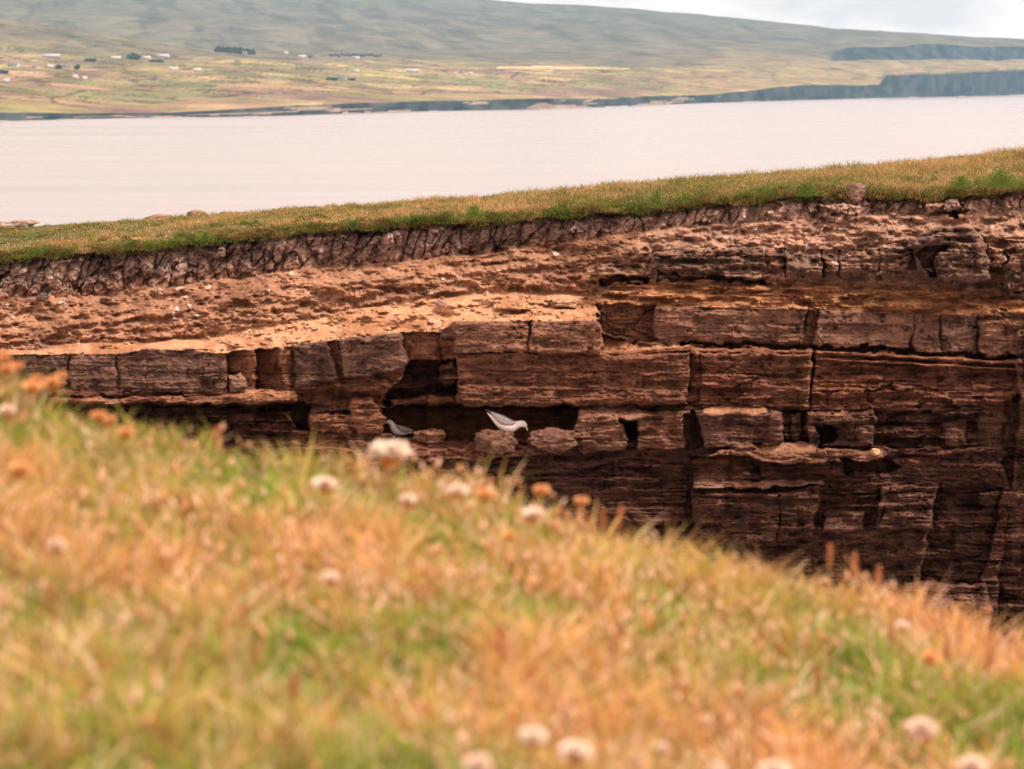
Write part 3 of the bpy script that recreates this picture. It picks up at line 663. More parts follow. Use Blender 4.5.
leafy('leafy_cushion', 960, 182, 26, 14, 'smaller dark green cushion left of the far right one', Y=27.2, n=800)
leafy('leafy_cushion', 806, 189, 26, 16, 'dark green cushion on the turf edge left of the pink boulder', Y=27.25, n=800)
leafy('leafy_cushion', 206, 236, 22, 10, 'low green cushion at the turf edge on the left', Y=27.9, n=500)

# ------------------------------------------------------------------ gulls
M['white'] = simple_mat('white_feather', (.70, .61, .58), (.56, .48, .46), ns=60, rough=.8)
M['grey'] = simple_mat('grey_feather', (.34, .275, .275), (.17, .14, .145), ns=40, rough=.8, nscale=(1, 1, 2))
M['darkf'] = simple_mat('dark_feather', (.08, .065, .065), ns=60)
M['beak'] = simple_mat('beak_horn', (.62, .45, .22), (.5, .4, .25), ns=60, rough=.5)
M['eye'] = simple_mat('eye_black', (.01, .01, .01), ns=10, rough=.2)
M['foot'] = simple_mat('gull_foot', (.5, .36, .33), ns=60, rough=.6)
def loft(name, rings, mat, parent, n=16):
    """rings: (x, z, half height, half width, y offset) along a spine in the XZ plane"""
    P = np.array([(r[0], r[1]) for r in rings], float); V = []
    for i, r in enumerate(rings):
        a = P[max(i - 1, 0)]; b = P[min(i + 1, len(P) - 1)]; t = (b - a) / (np.linalg.norm(b - a) + 1e-9); nn = np.array([-t[1], t[0]])
        for k in range(n):
            an = 2 * math.pi * k / n; V.append((r[0] + nn[0] * r[2] * math.sin(an), r[3] * math.cos(an) + (r[4] if len(r) > 4 else 0), r[1] + nn[1] * r[2] * math.sin(an)))
    Fs = []
    for i in range(len(rings) - 1):
        for k in range(n): Fs.append((i * n + k, i * n + (k + 1) % n, (i + 1) * n + (k + 1) % n, (i + 1) * n + k))
    Fs.append(tuple(range(n))[::-1]); Fs.append(tuple(range((len(rings) - 1) * n, len(rings) * n)))
    o = link_mesh(name, np.array(V), Fs, mat, parent)
    md = o.modifiers.new('smooth', 'SUBSURF'); md.levels = 1; md.render_levels = 2
    return o
def gull(px, py, Y, label, flip=1, rot=0.0, rz=0.0, scale=1.0, white_tail=True):
    """local unit: 1 px of the photo at Y; origin = (507, 433)"""
    s = Y / F * scale
    x, y, z = (float(v) for v in unproj(px, py, Y))
    root = empty('gull', (x, y, z), rz)
    def q(pts): return [((a - 507) * s * flip, (433 - b) * s, c * s, d * s) + ((e[0] * s,) if e else ()) for a, b, c, d, *e in pts]
    loft('body', q([(486.6, 412.3, .35, 1.0), (489, 414.6, 1.0, 2.2), (493, 418, 2.2, 3.2), (497.5, 421.4, 4.5, 4.8), (502.5, 424.4, 6.0, 6.1), (508, 426.6, 6.9, 6.6), (512.5, 426.8, 6.3, 6.0), (516.2, 425.4, 4.4, 4.6),
                    (519.4, 424.2, 3.5, 3.5), (522.6, 423.8, 3.9, 3.7), (525.2, 425.2, 3.0, 2.8), (526.6, 427.2, 1.3, 1.4)]), M['white'], root)
    loft('beak', q([(526.0, 426.6, 1.2, 1.0), (526.9, 428.4, .95, .75), (527.7, 430.2, .7, .5), (527.9, 431.4, .2, .2)]), M['beak'], root, 8)
    for sd in (-1, 1):
        w = loft('wing', q([(488.5, 410.6, .25, .3, sd * 1.2), (492, 412.8, 1.1, .8, sd * 2.2), (496, 415.8, 3.0, 1.3, sd * 3.9), (501, 419.6, 4.6, 1.7, sd * 4.9), (507, 422.2, 4.4, 1.9, sd * 5.3), (512, 423.2, 3.0, 1.6, sd * 4.8), (515.5, 423.0, 1.0, .8, sd * 3.6)]), M['grey'], root, 12)
        loft('wing_tip', q([(484.8, 409.0, .15, .2, sd * .8), (488, 410.6, .7, .5, sd * 1.2), (492, 412.6, 1.1, .7, sd * 2.0), (495, 414.4, .9, .6, sd * 2.9)]), M['darkf'], w, 8)
        V, Fs = rock_verts(1, .5 * s, .4 * s, .5 * s, 3, 10, 7, amp=0); V = V + np.array([(524.3 - 507) * s * flip, sd * 2.75 * s, (433 - 424.2) * s])
        link_mesh('eye', V, Fs, M['eye'], root)
        loft('leg', q([(505, 430, .9, .9, sd * 2.4), (505.3, 432.5, .45, .45, sd * 2.4), (505.2, 434.6, .5, .6, sd * 2.4), (507.2, 435.2, .35, 1.3, sd * 2.4)]), M['foot'], root, 8)
    if rot: root.rotation_euler = (0, rot, rz)
    tag(root, label, 'gull', 'gulls on the cliff ledge')
    return root
Yg = cliff_depth(500, 437)
gull(507, 432.6, 25.95, 'white gull with grey wing leaning head down on a boulder in the hollow')
gull(394, 434.5, 26.6, 'grey backed gull crouching in shadow at the left end of the hollow', flip=-1, rot=R(42), rz=R(20), scale=.75)

# ------------------------------------------------------------------ foreground slope
EDGE_FG = [(-500, 300), (-100, 375), (0, 398), (40, 419), (100, 444), (250, 472), (380, 489), (480, 506), (560, 532), (700, 574), (820, 604), (900, 626), (1024, 658), (1200, 700), (1500, 760)]
YF = 4.8
def fg_ground(x, y):
    """ground height (world z) of the near slope"""
    px = W / 2 + x / YF * F * CP
    _, _, ze = unproj(px, tab(px, EDGE_FG), YF)
    t = y - YF
    z = ze + 0.0 * t
    z = z - np.where(t > 0, 0.9 * t + .8 * t * t, 0) + np.where(t < 0, 0.01 * t, 0)
    return z + .035 * fbm(x * 2.2, y * 2.2, 3, 51)
def build_fg():
    gx = np.arange(-3.2, 3.2, .05); gy = np.concatenate([np.arange(-2.0, 1.5, .25), np.arange(1.5, 6.3, .05), [6.6, 7.2, 8, 9]])
    GX, GY = np.meshgrid(gx, gy); GZ = fg_ground(GX, GY); GZ[-4:] -= np.array([1, 5, 20, 36])[:, None]
    n = np.clip(.5 + fbm(GX * 2, GY * 2, 3, 52), 0, 1)[..., None]
    A = np.array([.2, .13, .05]) * (1 - n) + np.array([.1, .13, .035]) * n
    o = link_mesh('foreground_ground', np.stack([GX, GY, GZ], -1).reshape(-1, 3), grid_faces(*GX.shape), M['turf'], colors=A.reshape(-1, 3))
    tag(o, 'near grassy slope in front of the camera', 'ground', kind='structure')
    n = 135000
    y = rng.uniform(1.6, 5.25, n); x = rng.uniform(-1, 1, n) * (y * .24 + .45)
    clump = fbm(x * 9, y * 6, 4, 53, .65); big = fbm(x * 2.1 + 4, y * 1.5, 3, 54)
    z = fg_ground(x, y)
    dry = np.clip(.38 + tab(y, [(2.4, -.16), (3.4, 0), (4.8, .06)]) + x * .12 + 1.1 * big + 1.0 * clump + rng.normal(0, .22, n), 0, 1)
    h = (.028 + .055 * np.clip(.4 + 1.3 * clump, 0, 1)) * rng.uniform(.4, 1.4, n)
    kind = rng.random(n)
    c1 = mixc(dry, (.25, .345, .045), (.76, .42, .18))
    pk = kind < .2; c1[pk] = mixc(rng.random(pk.sum()), (.80, .46, .30), (.86, .66, .50)) 
    rd = (kind > .2) & (kind < .29); c1[rd] = mixc(rng.random(rd.sum()), (.45, .16, .06), (.62, .25, .09))
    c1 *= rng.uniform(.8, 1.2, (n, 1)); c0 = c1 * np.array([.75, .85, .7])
    stalk = kind > .95; h[stalk] *= 1.35
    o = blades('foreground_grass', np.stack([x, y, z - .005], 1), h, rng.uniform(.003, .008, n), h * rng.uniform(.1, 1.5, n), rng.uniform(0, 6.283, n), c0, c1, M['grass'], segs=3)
    tag(o, 'soft green and orange grass filling the near slope', 'grass', kind='stuff')
    # uncounted papery seed heads mixed in the grass
    n = 7000; y = rng.uniform(1.8, 4.75, n); x = rng.uniform(-1, 1, n) * (y * .24 + .3)
    keep = rng.random(n) < np.clip(.35 + 1.2 * fbm(x * 2.6, y * 2.6, 2, 55), .05, 1); x, y = x[keep], y[keep]; n = len(x)
    z = fg_ground(x, y) + rng.uniform(.03, .105, n); r = rng.uniform(.0025, .0055, n); el = rng.uniform(1, 3.5, n)
    oc = np.array([(1, 0, 0), (0, 1, 0), (-1, 0, 0), (0, -1, 0), (0, 0, 1), (0, 0, -1)])
    V = oc[None] * r[:, None, None]; V[:, 4:, 2] *= el[:, None]; V = V + np.stack([x, y, z], 1)[:, None, :]
    V[:, 4, 0] += rng.normal(0, .004, n)
    tri = np.array([(0, 1, 4), (1, 2, 4), (2, 3, 4), (3, 0, 4), (1, 0, 5), (2, 1, 5), (3, 2, 5), (0, 3, 5)])
    Fc = (np.arange(n)[:, None, None] * 6 + tri[None]).reshape(-1, 3)
    cc = mixc(rng.random(n), (.72, .34, .14), (.85, .62, .46)); cc = np.repeat(cc[:, None], 6, 1).reshape(-1, 3)
    o = link_mesh('grass_seed_heads', V.reshape(-1, 3), Fc, M['grass'], colors=cc, smooth=False)
    tag(o, 'orange and tan seed heads scattered through the near grass', 'seed heads', kind='stuff')
build_fg()

M['stem'] = simple_mat('dry_stem', (.42, .24, .09), (.3, .24, .08), ns=80)
def tube(p, r, n=6):
    p = np.array(p, float); V = []; Fs = []
    for i, q in enumerate(p):
        for k in range(n): a = 6.283 * k / n; V.append((q[0] + r * math.cos(a), q[1] + r * math.sin(a), q[2]))
    for i in range(len(p) - 1):
        for k in range(n): Fs.append((i * n + k, i * n + (k + 1) % n, (i + 1) * n + (k + 1) % n, (i + 1) * n + k))
    return np.array(V), np.array(Fs)
def place_fg(px, py, h):
    ys = np.linspace(2.0, YF + .05, 120)
    best = ys[-1]
    for Y in ys:
        x, _, z = unproj(px, py, Y)
        if z - fg_ground(np.array([x]), np.array([Y]))[0] < h: best = Y; break
    x, y, z = (float(v) for v in unproj(px, py, best)); g = float(fg_ground(np.array([x]), np.array([y]))[0])
    return x, y, z, g
def thrift(px, py, dpx, label, kind='pale'):
    x, y, z, g = place_fg(px, py, .11); s = y / F; r = dpx * s / 2; hh = z - g
    root = empty('thrift_flower' if kind != 'bud' else 'flower_bud', (x, y, g))
    lx, ly = rng.normal(0, .012), rng.normal(0, .01)
    root.location = (x - lx, y - ly, g)
    V, Fs = tube([(lx * t * t, ly * t * t, hh * t) for t in np.linspace(0, 1, 7)], .002); link_mesh('stem', V, Fs, M['stem'], root)
    # head: layered papery petals on a dome, orange bracts below
    n = 170; th = rng.uniform(0, 6.283, n); ph = np.arccos(rng.uniform(-.15, 1, n))
    d = np.stack([np.sin(ph) * np.cos(th), np.sin(ph) * np.sin(th), np.cos(ph) * .8], 1) * rng.uniform(.72, 1.22, (n, 1)) * np.array([rng.uniform(.95, 1.25), 1, rng.uniform(.7, .95)]); c = np.array([lx, ly, hh])
    tv = np.cross(d, rng.normal(size=(n, 3))); tv /= np.linalg.norm(tv, axis=1)[:, None]; bv = np.cross(d, tv)
    pr = r * .42; P0 = c + d * r * .45; 
    Q = np.stack([P0 - tv * pr * .4, P0 + tv * pr * .4, c + d * r + tv * pr + bv * pr * .2, c + d * r * 1.12, c + d * r - tv * pr - bv * pr * .2], 1)
    pal = {'pale': ((.90, .68, .55), (.93, .82, .72)), 'orange': ((.82, .40, .14), (.90, .62, .36)), 'bud': ((.76, .36, .15), (.86, .52, .28))}[kind]
    cc = mixc(rng.random(n), *pal)
    cc = np.repeat(cc[:, None], 5, 1)
    Fc = (np.arange(n)[:, None] * 5 + np.arange(5)[None])
    a1 = np.repeat(np.linspace(.05, 3.09, 9), 14); a2 = np.tile(np.arange(14) * 6.2832 / 14, 9)
    r2_ = rng.uniform(.6, .72); CV = c + r * r2_ * np.stack([np.sin(a1) * np.cos(a2), np.sin(a1) * np.sin(a2), np.cos(a1) * .85 + .05], 1)
    CF = np.array([(j * 14 + i, (j + 1) * 14 + i, (j + 1) * 14 + (i + 1) % 14, j * 14 + (i + 1) % 14) for j in range(8) for i in range(14)]) + n * 5
    k = np.clip(np.cos(a1) * 1.2 + .75 + rng.normal(0, .15, len(a1)), 0, 1)[:, None]; CC = np.array(pal[1]) * k + np.array((.72, .36, .12)) * (1 - k)
    hd = link_mesh('flower_head', np.vstack([Q.reshape(-1, 3), CV]), [tuple(f) for f in Fc] + [tuple(f) for f in CF], M['petal'], root, colors=np.vstack([cc.reshape(-1, 3), CC]), smooth=False)
    n = 90; th = rng.uniform(0, 6.283, n); el = rng.uniform(-1.3, .1, n)
    d = np.stack([np.cos(el) * np.cos(th), np.cos(el) * np.sin(th), np.sin(el)], 1); tv = np.stack([-np.sin(th), np.cos(th), 0 * th], 1)
    c2 = c - np.array([0, 0, r * .1])
    Q = np.stack([c2 + d * r * .15 - tv * r * .15, c2 + d * r * .15 + tv * r * .15, c2 + d * r * .85 + tv * r * .2, c2 + d * r * 1.05, c2 + d * r * .85 - tv * r * .2], 1)
    cc = np.repeat(mixc(rng.random(n), (.72, .3, .05), (.8, .42, .1))[:, None], 5, 1)
    link_mesh('bracts', Q.reshape(-1, 3), (np.arange(n)[:, None] * 5 + np.arange(5)[None]), M['grass'], root, colors=cc.reshape(-1, 3), smooth=False)
    tag(root, label, 'flower', 'thrift heads in the near grass')
FL = [
 (8, 411, 13, 'pale', 'white topped flower head against the left border, below the orange cluster'),
 (325, 484, 17, 'pale', 'creamy white flower head standing alone left of the big one'),
 (390, 452, 28, 'pale', 'largest creamy flower head rising in front of the cliff, below the crouching gull'),
 (407, 500, 15, 'pale', 'pale flower head just below the largest creamy one'),
 (457, 491, 14, 'pale', 'pale flower head beside an orange one near the centre'),
 (484, 495, 14, 'orange', 'orange flower head close right of a pale one near the centre'),
 (533, 514, 17, 'pale', 'pale flower head with orange side at the grass edge, right of centre'),
 (541, 490, 11, 'orange', 'small orange head standing above the pale one at the grass edge'),
 (581, 501, 10, 'orange', 'small pinkish head at the right end of the centre flower row'),
 (509, 536, 11, 'orange', 'orange head low in the grass below the centre flower row'),
 (57, 545, 13, 'pale', 'single pale flower head in the grass at left, halfway down'),
 (20, 470, 16, 'orange', 'orange head near the left border under the white topped one'),
 (922, 730, 26, 'pale', 'large round pale flower head at lower right'),
 (533, 737, 21, 'pale', 'upper pale flower head of the trio at the bottom centre'),
 (575, 752, 24, 'pale', 'rightmost pale flower head of the trio at the bottom centre'),
 (478, 765, 22, 'pale', 'leftmost pale flower head of the trio, cut by the bottom border'),
 (972, 767, 24, 'pale', 'pale flower head cut by the bottom border below the large round one'),
 (775, 770, 20, 'pale', 'pale flower head at the bottom border between centre and right'),
 (716, 771, 15, 'pale', 'small pale flower head low on the bottom border right of the trio'),
 (661, 748, 12, 'pale', 'small faint pale head right of the bottom trio'),
 (902, 626, 10, 'pale', 'small white head by the grass edge at right'),
 (930, 658, 13, 'orange', 'pinkish orange head just under the small white one at right'),
 (330, 578, 14, 'pale', 'pale pink petal head in the grass left of centre'),
 (3, 358, 9, 'bud', 'highest orange bud at the upper left corner of the grass'),
 (7, 369, 12, 'bud', 'plump orange bud touching the left border cluster'),
 (16, 366, 9, 'bud', 'right hand bud of the left border cluster'),
 (32, 387, 14, 'orange', 'orange head leaning between the two upper left clusters'),
 (37, 378, 8, 'bud', 'small bud right above the leaning orange head'),
 (52, 383, 14, 'orange', 'round tan head silhouetted on the dark slab at upper left'),
 (61, 376, 8, 'bud', 'slim bud on the tall stem right of the round tan head'),
 (99, 416, 11, 'bud', 'pinkish bud in front of the dark overhang at left'),
 (110, 421, 9, 'bud', 'small bud paired with the pinkish one at left'),
 (125, 433, 12, 'bud', 'low pinkish bud at the grass edge right of the pair'),
]
for px, py, d, kd, lb in FL: thrift(px, py, d * 1.1, lb, kd)
def spike(px, py, lpx, wpx, label, c=((.5, .17, .07), (.7, .32, .14)), lean=0.0):
    x, y, z, g = place_fg(px, py + lpx / 2, .05); s = y / F; L = lpx * s; w = wpx * s / 2
    zt = z - g; root = empty('seed_spike', (x, y, g))
    tip = zt + L; lx = lean * tip
    V, Fs = tube([(lx * t * t, 0, tip * t) for t in np.linspace(0, .95, 8)], .0012); link_mesh('stem', V, Fs, M['stem'], root)
    n = 150; t = rng.uniform(0, 1, n); th = rng.uniform(0, 6.283, n); rad = w * (0.35 + np.sin(np.clip(t, 0, 1) * 2.7 + .3) * .7) * rng.uniform(.3, 1, n); zz = zt + L * t
    b = np.stack([lx * (zz / tip) ** 2 + np.cos(th) * rad * .4, np.sin(th) * rad * .4, zz], 1); cc = mixc(rng.random(n), *c)
    blades('seeds', b, np.full(n, .007), rng.uniform(.002, .004, n), rad, th, cc * .85, cc, M['grass'], root)
    tag(root, label, 'seed spike', 'dry seed spikes in the near grass')
SPK = [
 (830, 556, 30, 11, 'left one of three red brown spikes against the dark cliff foot', 0),
 (854, 568, 36, 11, 'tallest middle one of three red brown spikes against the cliff foot', 0),
 (877, 580, 34, 13, 'right one of three tan spikes against the cliff foot', .03),
 (604, 520, 26, 9, 'dark red spike at the grass edge right of the centre flowers', -.05),
 (616, 518, 30, 9, 'taller dark red spike paired at the grass edge', .08),
 (592, 524, 20, 8, 'short dark red spike leaning left of its pair', -.1),
 (217, 437, 22, 8, 'orange spike standing at the grass edge before the left overhang', 0),
 (945, 648, 34, 11, 'dark red spike right of the small white head', .05),
 (892, 634, 30, 10, 'brown spike left of the small white head', 0),
 (818, 681, 36, 13, 'brown red spike in the grass on the right, halfway down', -.05),
 (737, 690, 38, 16, 'thick brown spike in the grass below the grass edge, right of centre', 0),
 (253, 657, 26, 14, 'red spike in the lower left grass', .1),
 (240, 615, 24, 10, 'slim red spike above the lower left red one', .15),
 (297, 688, 38, 20, 'thick pink brown spike in the lower left grass', -.05),
 (985, 660, 44, 12, 'tall tan spike near the right border', .1),
 (55, 610, 60, 8, 'long thin orange stalk in the left grass', -.05),
 (500, 640, 40, 12, 'faded red spike in the middle of the grass', .05),
 (610, 640, 38, 12, 'leaning red brown spike right of the middle', .12),
]
for px, py, l, w, lb, ln in SPK: spike(px, py, l * .8, w * .8, lb, c=((.55, .2, .09), (.78, .4, .2)), lean=ln)

# ------------------------------------------------------------------ sea
SHORE = [(-900, 122), (-300, 121), (0, 120.5), (120, 117.5), (250, 116), (430, 110.5), (520, 109), (620, 106), (690, 103), (800, 99.5), (880, 97.5), (1024, 94.5), (1300, 91.5), (1800, 90)]
def shore_d(px): return EYE * F / (tab(px, SHORE) - HOR)
def sea():
    m, nt, out = new_mat('sea_water')
    b = N(nt, 'ShaderNodeBsdfPrincipled'); b.inputs['Base Color'].default_value = (.32, .275, .275, 1); b.inputs['Roughness'].default_value = .2; b.inputs['IOR'].default_value = 1.33
    nt.links.new(b.outputs[0], out.inputs['Surface'])
    n1 = mapped_noise(nt, (1, .55, 1), .35, 6, .6); n2 = mapped_noise(nt, (.3, 1, 1), .012, 4, .5)
    ad = N(nt, 'ShaderNodeMath', operation='MULTIPLY_ADD'); ad.inputs[1].default_value = 8; nt.links.new(n2.outputs['Fac'], ad.inputs[0]); nt.links.new(n1.outputs['Fac'], ad.inputs[2])
    n3 = mapped_noise(nt, (.0022, .011, 1), 1.0, 5, .6)
    r3 = N(nt, 'ShaderNodeMapRange'); r3.inputs['From Min'].default_value = .35; r3.inputs['From Max'].default_value = .65; r3.inputs['To Min'].default_value = .17; r3.inputs['To Max'].default_value = .27
    nt.links.new(n3.outputs['Fac'], r3.inputs['Value']); nt.links.new(r3.outputs[0], b.inputs['Roughness'])
    bm = N(nt, 'ShaderNodeBump'); bm.inputs['Strength'].default_value = .6; bm.inputs['Distance'].default_value = .4
    nt.links.new(ad.outputs[0], bm.inputs['Height']); nt.links.new(bm.outputs['Normal'], b.inputs['Normal'])
    o = link_mesh('sea', [(-8900, -250, 0), (8900, -250, 0), (8900, 12900, 0), (-8900, 12900, 0)], [(0, 1, 2, 3)], m, smooth=False)
    tag(o, 'calm pale sea channel', 'sea', kind='structure')
sea()

# ------------------------------------------------------------------ far coast
CT = [(-900, 113), (0, 112.5), (90, 113), (150, 112), (250, 107), (300, 104.5), (430, 100.5), (520, 98.5), (620, 96), (690, 94.5), (720, 92.5), (780, 85), (878, 83.5), (884, 73.5), (1024, 68), (1300, 62), (1800, 60)]
def cols_profile(px):
    ds = shore_d(px)
    far = sstep(640, 900, px)
    k = []
    def add(py, d): k.append((py, d))
    add(tab(px, SHORE) + 3, ds - 60)
    add(tab(px, SHORE), ds)
    bank = tab(px, [(-900, 12), (90, 14), (300, 16), (690, 26), (800, 30), (1800, 30)])
    add(tab(px, CT), ds + bank)
    add(tab(px, [(-900, 84), (0, 84), (200, 82), (400, 82), (600, 80), (700, 78), (800, 76), (880, 74), (884, 72.5), (1024, 67), (1800, 58)]), ds + tab(px, [(-900, 350), (0, 400), (500, 700), (800, 500), (1024, 300), (1800, 300)]))
    add(tab(px, [(-900, 60), (0, 60), (215, 60), (400, 62), (600, 66), (700, 68), (850, 66), (1024, 63.5), (1800, 55)]), ds + tab(px, [(-900, 1000), (0, 1000), (500, 1500), (800, 900), (1024, 700), (1800, 500)]))
    add(tab(px, [(-900, -5), (-200, 10), (0, 20), (60, 26), (120, 35), (180, 45), (215, 51.5), (260, 54), (400, 55), (600, 60), (700, 62), (800, 60), (850, 61.5), (1024, 61), (1800, 54)]), ds + tab(px, [(-900, 1900), (0, 1800), (215, 1500), (500, 2000), (800, 1100), (1024, 800), (1800, 700)]))
    d6 = ds + tab(px, [(-900, 2700), (215, 2700), (500, 2600), (800, 1500), (830, 1300), (1024, 850), (1800, 800)])
    add(tab(px, [(-900, 30), (0, 45), (120, 49), (215, 50), (400, 50), (600, 52), (800, 54), (822, 58), (845, 51), (880, 47.5), (920, 44.5), (1024, 47), (1800, 50)]), d6)
    cr = tab(px, [(-900, -90), (-300, -60), (0, -34), (200, -18), (300, -10), (400, -4), (480, 0), (520, 3), (600, 8.5), (700, 15.5), (800, 25), (850, 31), (876, 34), (950, 40), (1024, 47), (1200, 60), (1500, 74), (1800, 78)])
    dc = ds + tab(px, [(-900, 6000), (500, 5400), (800, 3800), (1024, 2600), (1800, 2200)])
    add(cr * .55 + .45 * k[6][0] - 3, d6 * .5 + dc * .5)
    add(cr, dc)
    add(cr + 60, dc + 1200)
    return k
segn = [3, 8, 34, 40, 40, 16, 50, 40, 6]
pxs_f = np.concatenate([np.arange(-800, -40, 10), np.arange(-40, 1070, 2.0), np.arange(1070, 1500, 8)])
KP = cols_profile(pxs_f)
rowsP, rowsD, rowsI = [], [], []
for i, n in enumerate(segn):
    for j in range(n + (1 if i == len(segn) - 1 else 0)):
        t = j / n; d = KP[i][1] * (1 - t) + KP[i + 1][1] * t
        za = EYE - (KP[i][0] - HOR) / F * KP[i][1]; zb = EYE - (KP[i + 1][0] - HOR) / F * KP[i + 1][1]
        tz = t if i in (0, 1, 5, 8) else t
        rowsP.append(za * (1 - tz) + zb * tz); rowsD.append(d); rowsI.append(np.full(len(pxs_f), i + t))
FZ = np.array(rowsP); FD = np.array(rowsD); FI = np.array(rowsI); FX = (pxs_f[None, :] - W / 2) / F / CP * FD * (CP * 1.0)
FPX = np.repeat(pxs_f[None, :], FD.shape[0], 0)
def build_far():
    global FX, FZ
    x = FX; y = FD.copy()
    inl = sstep(1.0, 3.0, FI)
    z = FZ + inl * (5 * fbm(x / 260, y / 260, 4, 201) + 1.2 * fbm(x / 60, y / 60, 3, 202)) * (1 - .0 * FI)
    hill = sstep(5.0, 7.0, FI); z += hill * 22 * fbm(x / 500, y / 800, 5, 203) * (1 - sstep(7.3, 7.9, FI) * .9)
    # jagged shore line and cliff buttresses
    face = (FI >= .9) & (FI <= 2.0)
    y = y + np.where(FI < 2.6, 1, 0) * (tab(FPX, [(0, 5), (690, 12), (880, 45), (1100, 60)]) * fbm(x / 60, x * 0 + np.floor(FI) * .0, 4, 204, .6))
    up = sstep(830, 870, FPX)
    y = y + up * ((FI > 5.0) & (FI < 6.2)) * 25 * fbm(x / 90, x * 0, 3, 205)
    FZ = z
    V = np.stack([x, y, z], -1)
    def C(*a): return np.array(a)
    # fields
    f1, f2, cid = worley(x / 105 + .4 * fbm(x / 200, y / 200, 2, 210), y / 75, 211, .8)
    f3, f4, cid2 = worley(x / 46, y / 150 + 9, 212, .8)
    wall = np.clip(1 - (f2 - f1) / .07, 0, 1)
    n1 = np.clip(.5 + .8 * fbm(x / 70, y / 160, 4, 213), 0, 1)[..., None]
    pal = np.array([(.19, .20, .06), (.30, .25, .09), (.23, .19, .09), (.33, .22, .12), (.26, .25, .08), (.22, .145, .10), (.36, .29, .13), (.17, .19, .07)])
    fc = pal[(cid * 7.99).astype(int)] * (.7 + .6 * cid2[..., None])
    moor = C(.13, .075, .07) * (1 - n1) + C(.23, .145, .10) * n1
    heath = C(.19, .12, .12)
    n2 = fbm(x / 400, y / 500, 4, 214)[..., None]
    low = np.clip(.5 + 1.6 * fbm(x / 420, y / 170, 3, 215), 0, 1)[..., None]
    A = fc * .62 + moor * .38
    nearshore = (sstep(2.0, 2.2, FI) * (1 - sstep(2.35, 2.75, FI)))[..., None]
    A = A * (1 - nearshore * low * .85) + (moor * .6 + heath * .4) * nearshore * low * .85
    A = A * (1 - .8 * (wall * sstep(2.1, 2.3, FI) * (1 - sstep(4.3, 4.9, FI)))[..., None])
    hm = sstep(3.7, 4.7, FI)[..., None]
    hillc = C(.085, .078, .06) * (1 - n1) + C(.165, .135, .095) * n1
    st = np.clip(.5 + 1.5 * fbm(x / 300, y / 90, 4, 216), 0, 1)[..., None]
    hillc = hillc * (1 - .45 * st) + C(.13, .125, .08) * .45 * st + .02 * n2
    A = A * (1 - hm) + hillc * hm
    up_h = sstep(6.2, 7, FI)[..., None]; A = A * (1 - up_h * .5) + C(.10, .10, .075) * up_h * .5
    # right hand moorland greener
    rt = (sstep(600, 760, FPX) * sstep(2.0, 2.2, FI) * (1 - sstep(5.4, 6, FI)))[..., None]
    A = A * (1 - .6 * rt) + (C(.20, .135, .085) * (1 - n1) + C(.28, .22, .11) * n1) * .6 * rt
    scr = (fbm(x / 30, y / 45, 4, 220, .65) > .30) & (FI > 2.3) & (FI < 5)
    A[scr] = A[scr] * .45 + np.array([.03, .04, .03]) * .3
    gul = np.clip(fbm(x / 55 + y / 300, y / 420, 4, 221, .6) - .12, 0, 1) * 2.2 * sstep(5.2, 6.2, FI); A *= (1 - np.clip(gul, 0, .28))[..., None]
    # pale stubble field
    py = HOR + (EYE - z) / y * F + 1.0 * fbm(x / 50, y / 300, 3, 222)
    sf = ((py > 66.2 + .03 * abs(FPX - 545)) & (py < 69.2 + (FPX - 560) * .008) & (FPX > 497) & (FPX < 630)); 
    A[sf] = C(.46, .34, .20)
    # rock faces
    rn = np.clip(.5 + 1.2 * fbm(x / 14, z / 14, 4, 219, .65), 0, 1)[..., None]; rk = C(.008, .014, .018) * (1 - rn) + C(.05, .055, .055) * rn
    fm = ((FI > .75) & (FI < 1.97))[..., None] * 1.0; A = A * (1 - fm) + rk * fm
    pale = (fm[..., 0] * (fbm(x / 40, FI * 3, 3, 217) > .34) * (FPX < 720))[..., None] * .7; A = A * (1 - pale) + C(.3, .22, .17) * pale
    fu = (((FI > 5.03) & (FI < 5.97)) * sstep(822, 834, FPX))[..., None]; A = A * (1 - fu) + rk * fu
    o = link_mesh('far_coast', V.reshape(-1, 3), grid_faces(*x.shape), M['land'], colors=np.clip(A, .01, .8).reshape(-1, 3))
    tag(o, 'far shore with patchwork fields, dark sea cliffs and a long moorland hill', 'hills', kind='structure')
    return y
FY = build_far()
def far_at(px, py):
    i = int(np.argmin(abs(pxs_f - px))); P = HOR + (EYE - FZ[:, i]) / FY[:, i] * F
    m = (FI[:, i] > 2) & (FI[:, i] < 5); idx = np.where(m)[0]; j = idx[int(np.argmin(abs(P[idx] - py)))]
    Y = float(FY[j, i]); return (px - W / 2) / F * Y, Y, float(FZ[j, i])
# surf along the foot of the far cliffs
def surf():
    V = []; Fs = []
    for a, b, w in ((246, 262, 9), (605, 628, 22), (905, 915, 40), (955, 963, 60), (1005, 1024, 60), (430, 440, 10), (742, 760, 20), (-30, 12, 6), (60, 84, 5), (180, 200, 6)):
        q = np.arange(a, b, 2.0)
        for k, p in enumerate(q):
            i = int(np.argmin(abs(pxs_f - p))); j = int(np.argmin(abs(FI[:, i] - 1.0))); Y = float(FY[j, i]) - 2
            ww = w * (.4 + .8 * _hash(np.array([k]), np.array([a]), 3)[0]); x = (p - W / 2) / F * Y
            V += [(x, Y + 8, .25), (x, Y - ww, .12)]
            if k: n = len(V); Fs.append((n - 4, n - 3, n - 1, n - 2))
    o = link_mesh('surf', V, Fs, simple_mat('foam', (.8, .78, .76), (.6, .6, .6), ns=.2, rough=.9), smooth=False)
    tag(o, 'thin white surf along the far shore', 'surf', kind='structure')
surf()

